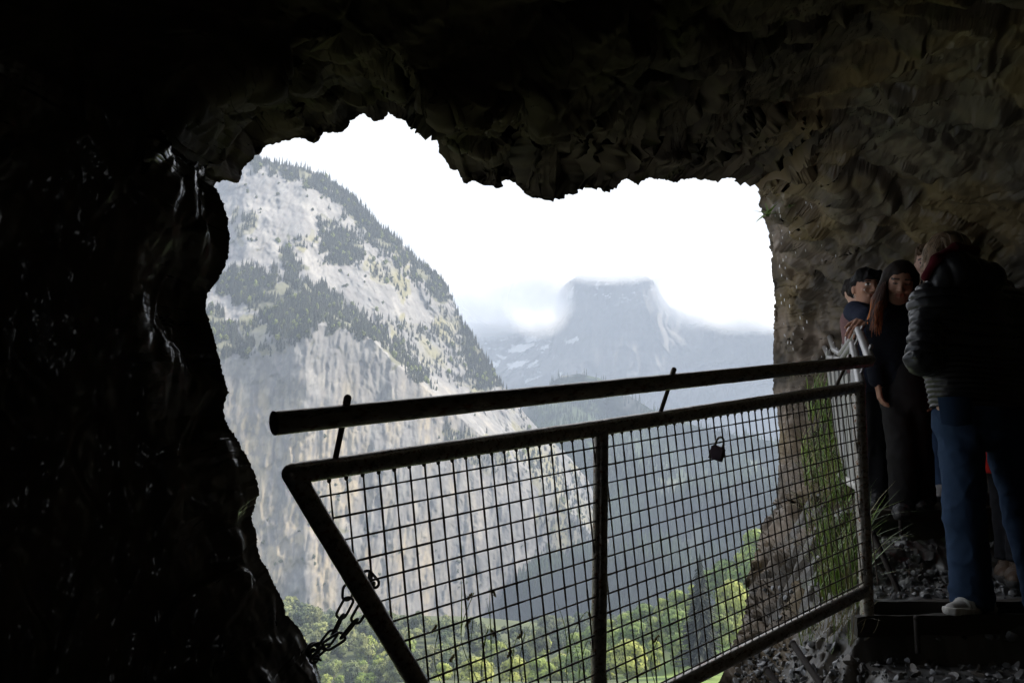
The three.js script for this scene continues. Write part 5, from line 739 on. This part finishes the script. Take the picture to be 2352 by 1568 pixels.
{ // walker behind, mauve jacket with white piping
  const Z = 5.65, J = { head: P(1976, 676, Z), neck: P(1980, 716, Z + 0.03), shL: P(2012, 742, Z + 0.05), shR: P(1962, 738, Z), elL: P(2022, 820, Z), elR: P(1954, 800, Z - 0.05), wrL: P(2014, 875, Z - 0.1), wrR: P(1975, 850, Z - 0.16), hipL: P(2010, 890, Z), hipR: P(1984, 890, Z), knL: P(2022, 1005, Z - 0.15), knR: P(2026, 1010, Z - 0.25), anL: P(2034, 1104, Z - 0.3), anR: P(2032, 1112, Z - 0.42) };
  const e0 = P(1957, 735, Z - 0.08), e1 = P(1943, 775, Z - 0.14), e2 = P(1945, 800, Z - 0.15);
  makePerson({ base: P(2020, 1132, Z - 0.3), J, skin: skinB, face: V(0.8, -0.1, 0.5), handL: [V(0, -1, 0.2), V(1, 0, 0)], handR: [V(0.4, -0.7, 0.4), V(-1, 0, 0)],
    trousers: { r: [0.085, 0.07, 0.065], mat: fab(0.16, 0.24, 0.36), over: 0.02 }, top: { r: [0.105, 0.10, 0.062, 0.05], mat: fab(0.13, 0.075, 0.075), hem: -0.02 },
    feet: { L: [P(2036, 1128, Z - 0.3), P(2044, 1136, Z - 0.5)], R: [P(2034, 1136, Z - 0.42), P(2040, 1146, Z - 0.62)] }, shoeMat: fab(0.3, 0.3, 0.32, 0.6), hair: { kind: 'short', seed: 14, col: () => [0.010, 0.007, 0.006] },
    extras: [['piping', new THREE.TubeGeometry(new THREE.CatmullRomCurve3([e0, e1, e2, P(1958, 830, Z - 0.2)]), 24, 0.005, 8), fab(0.7, 0.68, 0.66)]],
    label: 'person in a mauve jacket with white piping and pale jeans, behind the one in glasses' });
}
{ // walker hidden behind the quilted jacket, brown hair
  const Z = 5.0, J = { head: P(2136, 606, Z), neck: P(2144, 655, Z + 0.02), shL: P(2186, 690, Z), shR: P(2112, 690, Z), elL: P(2200, 780, Z), elR: P(2104, 775, Z), wrL: P(2180, 840, Z - 0.12), wrR: P(2120, 835, Z - 0.12), hipL: P(2172, 850, Z), hipR: P(2138, 850, Z), knL: P(2176, 985, Z - 0.05), knR: P(2142, 985, Z - 0.08), anL: P(2182, 1098, Z - 0.05), anR: P(2160, 1112, Z - 0.12) };
  makePerson({ base: P(2170, 1132, Z - 0.1), J, skin: skinB, face: V(-0.55, -0.35, 0.75), headUp: V(-0.1, 1, 0.1), handL: [V(0, -0.6, 0.8), V(1, 0, 0)], handR: [V(0, -0.6, 0.8), V(-1, 0, 0)],
    trousers: { r: [0.085, 0.07, 0.07], mat: fab(0.05, 0.085, 0.16), over: 0.02 }, top: { r: [0.10, 0.10, 0.062, 0.05], mat: fab(0.012, 0.012, 0.014), hem: -0.02 },
    feet: { L: [P(2186, 1128, Z), P(2184, 1136, Z - 0.2)], R: [P(2166, 1140, Z - 0.08), P(2160, 1152, Z - 0.28)] }, shoeMat: fab(0.35, 0.34, 0.33, 0.6), hair: { kind: 'short', seed: 24, col: p => [0.10, 0.065, 0.04].map(c => c * clamp(0.8 + fbm(p.x * 40, p.y * 10, p.z * 40, 2), 0.5, 1.5)) },
    label: 'brown-haired person in black top and jeans, mostly hidden behind the quilted jacket' });
}
{ // walker in a long red coat, behind the quilted jacket
  const Z = 4.02, J = { head: P(2292, 700, Z), neck: P(2296, 762, Z), shL: P(2360, 800, Z), shR: P(2262, 800, Z), elL: P(2384, 890, Z - 0.05), elR: P(2250, 890, Z), wrL: P(2350, 930, Z - 0.15), wrR: P(2275, 945, Z - 0.12), hipL: P(2325, 985, Z), hipR: P(2290, 985, Z), knL: P(2338, 1150, Z - 0.03), knR: P(2312, 1150, Z), anL: P(2342, 1290, Z - 0.12), anR: P(2316, 1285, Z) };
  const red = fab(0.55, 0.018, 0.012, 0.75), sk0 = P(2306, 900, Z), sk1 = P(2312, 1078, Z);
  makePerson({ base: P(2330, 1345, Z - 0.05), J, skin: skinB, face: V(-0.5, -0.3, 0.8), handL: [V(-0.4, -0.6, 0.5), V(1, 0, 0)], handR: [V(0.4, -0.6, 0.5), V(-1, 0, 0)],
    trousers: { r: [0.08, 0.065, 0.055], mat: fab(0.012, 0.012, 0.014), over: 0.0 }, top: { name: 'coat', r: [0.115, 0.115, 0.07, 0.055], mat: red, hem: -0.02, extra: [['coat_skirt', p => Math.max(smin(capD(p, P(2284, 900, Z), P(2268, 1085, Z - 0.02), 0.12, 0.09), capD(p, P(2330, 900, Z), P(2345, 1085, Z), 0.12, 0.10), 0.06) + cloth(p, 0.012), P(2310, 1088, Z).y - p.y), ...bounds([sk0, sk1, P(2265, 900, Z), P(2370, 1085, Z)], 0.16), red, 0.01]] },
    feet: { L: [P(2346, 1340, Z - 0.08), P(2336, 1350, Z - 0.3)], R: [P(2320, 1330, Z + 0.04), P(2314, 1338, Z - 0.16)] }, shoeMat: fab(0.05, 0.03, 0.018, 0.6), shoeR: 0.048, hair: { kind: 'short', seed: 34, col: () => [0.03, 0.02, 0.014] },
    label: 'person in a long red coat and brown boots behind the quilted jacket' });
}
// ---------------------------------------------------------------- grass, sedges, small plants, dripping water
function bladeGeo(bend) { const n = 5, pos = [], idx = []; for (let i = 0; i <= n; i++) { const t = i / n, w = 0.5 * (1 - t * t) + 0.02, x = bend * t * t, y = t * (1 - 0.25 * bend * t); pos.push(x, y, -w, x, y, w); } for (let i = 0; i < n; i++) { const a = i * 2; idx.push(a, a + 1, a + 2, a + 1, a + 3, a + 2); } const g = new THREE.BufferGeometry(); g.setAttribute('position', new THREE.Float32BufferAttribute(pos, 3)); g.setIndex(idx); g.computeVertexNormals(); return g; }
const bladeMat = new THREE.MeshPhysicalMaterial({ roughness: 0.6, transmission: 0.5, thickness: 0, side: THREE.DoubleSide });
function turf(poly, n, len, wid, cols, seed, name, label, lean = 0.9) {
  const r = rng(seed), xs = poly.map(a => a[0]), ys = poly.map(a => a[1]), list = [];
  for (let k = 0; k < n; k++) { const x = lerp(Math.min(...xs), Math.max(...xs), r()), y = lerp(Math.min(...ys), Math.max(...ys), r()); if (!inside(poly, x, y) || noise(x / 13, y / 13, seed) < -0.1 + 0.28 * r()) continue; const p = surface(x, y); if (p) list.push(p); }
  const o = new THREE.InstancedMesh(bladeGeo(0.85), bladeMat, list.length), t = new THREE.Object3D(), c = new THREE.Color();
  list.forEach((p, i) => { const l = len * (0.45 + 0.8 * r()), w = wid * (0.7 + 0.6 * r()); t.position.copy(p); t.position.y -= 0.01; t.rotation.set((r() - 0.3) * lean, r() * 6.28, (r() - 0.2) * lean); t.scale.set(l, l, w); t.updateMatrix(); o.setMatrixAt(i, t.matrix); const q = cols[Math.floor(r() * cols.length)], v = 0.7 + 0.6 * r(); o.setColorAt(i, c.setRGB(q[0] * v, q[1] * v, q[2] * v)); });
  return stuff(o, name, label, 'grass');
}
const G = [[0.19, 0.30, 0.04], [0.12, 0.21, 0.03], [0.24, 0.33, 0.06], [0.27, 0.25, 0.10], [0.10, 0.16, 0.03]], D = [[0.30, 0.24, 0.11], [0.24, 0.19, 0.09], [0.14, 0.20, 0.04]];
turf([[1850, 905], [1895, 900], [1915, 1000], [1930, 1090], [1890, 1090], [1860, 1000]], 700, 0.26, 0.011, G, 1, 'bank_grass', 'green grass on the bank beside the weathered boards');
turf([[1842, 1030], [1940, 1080], [1972, 1125], [1960, 1165], [1900, 1160], [1850, 1120]], 900, 0.24, 0.011, G, 2, 'bank_grass', 'green grass on the bank below the weathered boards');
turf([[1885, 1240], [1960, 1215], [1990, 1270], [1996, 1390], [1900, 1410], [1868, 1360]], 900, 0.32, 0.010, G, 3, 'bank_grass', 'long green grass against the corner post');
turf([[1835, 1010], [1870, 1000], [1900, 1160], [1890, 1250], [1850, 1240]], 420, 0.20, 0.005, D, 4, 'dry_grass', 'straw-coloured dry grass hanging down the bank', 1.2);
turf([[1880, 1415], [1985, 1412], [2000, 1470], [1900, 1500], [1850, 1470]], 420, 0.17, 0.004, D, 5, 'dry_grass', 'straw-coloured dry grass at the foot of the corner post', 1.6);
turf([[1830, 1440], [1870, 1430], [1880, 1480], [1840, 1490]], 130, 0.10, 0.005, G, 6, 'bank_grass', 'small green tuft under the lower rail');
// sedges standing outside the railing
{
  const stemM = mat(0.13, 0.19, 0.04, { roughness: 0.7 }), headM = mat(0.22, 0.17, 0.07, { roughness: 0.9 });
  const list = [[1008, 1432, 1062, 1620, 0.05], [1088, 1359, 1160, 1620, 0.09], [1084, 1420, 1098, 1620, 0.02], [1125, 1441, 1112, 1620, 0.02], [1205, 1447, 1240, 1620, 0.04], [1349, 1404, 1322, 1620, 0.05], [1352, 1470, 1334, 1620, 0.02], [1516, 1456, 1560, 1620, 0.06], [1180, 1490, 1190, 1620, 0.02], [1048, 1500, 1070, 1620, 0.02], [1128, 1350, 1128, 1620, 0.0]];
  const looks = ['its drooping head reaching highest left of the middle post', 'arching over, with the longest stem', 'with a straight dark spike', 'upright with a thin head', 'bowed over beside the middle post', 'crossing the middle post', 'short, leaning on the middle post', 'drooping beside the meadow', 'short, with its head bent low', 'short, between two taller ones', 'thin and tall'];
  list.forEach(([x0, y0, x1, y1, bow], k) => {
    const g = new THREE.Group(), z = 2.55 + 0.03 * (k % 4), top = P(x0, y0, z), foot = P(x1, y1 + 60, z + 0.05), mid = top.clone().lerp(foot, 0.45).add(V(-bow, bow * 0.6, 0)), tip = top.clone().add(V(x0 < x1 ? -0.02 : 0.015, -0.025, 0)), b = foot.clone();
    const c = new THREE.CatmullRomCurve3([foot, mid, top, tip].map(p => p.clone().sub(b)));
    part(g, 'stem', new THREE.TubeGeometry(c, 30, 0.0013, 5), stemM);
    const r = rng(k + 3), hs = []; for (let n = 0; n < 26; n++) { const t = 0.80 + 0.2 * n / 26, p = c.getPoint(t), s = new THREE.SphereGeometry(0.0021, 5, 4); s.scale(1, 2.1, 1); s.rotateZ((r() - 0.5) * 1.6); s.translate(p.x + (r() - 0.5) * 0.006, p.y + (r() - 0.5) * 0.006, p.z + (r() - 0.5) * 0.006); hs.push(s); }
    part(g, 'seed_head', mergeGeometries(hs), headM);
    const lf = bladeGeo(0.5); lf.scale(0.16, 0.2, 0.004); lf.rotateY(k * 1.7); const lp = c.getPoint(0.35); lf.translate(lp.x, lp.y, lp.z); part(g, 'leaf', lf, bladeMat.clone()).material.color.setRGB(0.13, 0.20, 0.035);
    g.position.copy(b); add(g, 'sedge', 'sedge stalk outside the wire mesh, ' + looks[k], 'sedge', 'sedges outside the mesh');
  });
  // leafy plant growing out of the rock corner, twig hanging from the roof edge
  const leafy = (name, label, at, n, size, m, droop) => { const g = new THREE.Group(), r = rng(n * 7), p0 = at; for (let k = 0; k < n; k++) { const a = k / n * 6.28 + r(), l = size * (0.6 + 0.6 * r()), b = bladeGeo(0.6 + droop); b.scale(l, l * (0.8 - droop), l * 0.22); b.rotateZ((r() - 0.5) * 1.4); b.rotateY(a); part(g, 'leaf', b, m); } g.position.copy(p0); return add(g, name, label, 'plant'); };
  const gm = bladeMat.clone(); gm.color.setRGB(0.10, 0.17, 0.02);
  const sp = surface(1772, 505) ?? P(1772, 505, 6.3); leafy('rock_plant', 'bright green leafy plant growing from the wet rock corner', sp.add(V(-0.05, 0, 0.08)), 11, 0.13, gm, 0.2);
  const sp2 = surface(1815, 482) ?? P(1815, 482, 6.2); leafy('rock_plant', 'small green tuft on the wet rock beside the leafy plant', sp2.add(V(-0.02, 0, 0.05)), 9, 0.08, gm, 0.1);
  const tw = new THREE.Group(), tm = mat(0.02, 0.025, 0.012), r = rng(91), c0 = P(984, 283, 3.18); for (let k = 0; k < 5; k++) { const e = P(964 + 16 * r(), 296 + 14 * r(), 3.15); const gs = [tube(c0, e, 0.0015, 5)]; for (let n = 0; n < 9; n++) { const q = c0.clone().lerp(e, 0.3 + 0.7 * r()), w = q.clone().add(V((r() - 0.7) * 0.02, (r() - 0.6) * 0.02, (r() - 0.5) * 0.02)); gs.push(tube(q, w, 0.0016, 4, 0.0022)); } part(tw, 'twig', mergeGeometries(gs), tm); } add(tw, 'hanging_plant', 'tiny dark sprig hanging from the edge of the cave roof', 'plant');
}
{ // drops falling past the rock corner
  const r = rng(71), n = 46, o = new THREE.InstancedMesh(new THREE.CapsuleGeometry(0.0022, 0.013, 3, 8), new THREE.MeshPhysicalMaterial({ color: 0xffffff, roughness: 0.05, transmission: 0.6, thickness: 0.01, ior: 1.33 }), n), t = new THREE.Object3D();
  const seen = [[1775, 540], [1799, 597], [1828, 580], [1830, 659], [1920, 587], [1851, 575], [1846, 754], [1781, 495], [1806, 590], [1796, 632], [1840, 500], [1862, 470], [1880, 520]];
  for (let k = 0; k < n; k++) { const q = seen[k] ?? [1790 + 130 * r() * r(), 440 + 420 * r()]; t.position.copy(P(q[0], q[1], 5.2 + 0.8 * r())); t.rotation.set(0.05, 0, 0.05); const s = 0.7 + 0.8 * r(); t.scale.set(s, s, s); t.updateMatrix(); o.setMatrixAt(k, t.matrix); }
  stuff(o, 'water_drops', 'drops of water falling past the rock corner', 'water');
}
renderer.render(scene, camera);
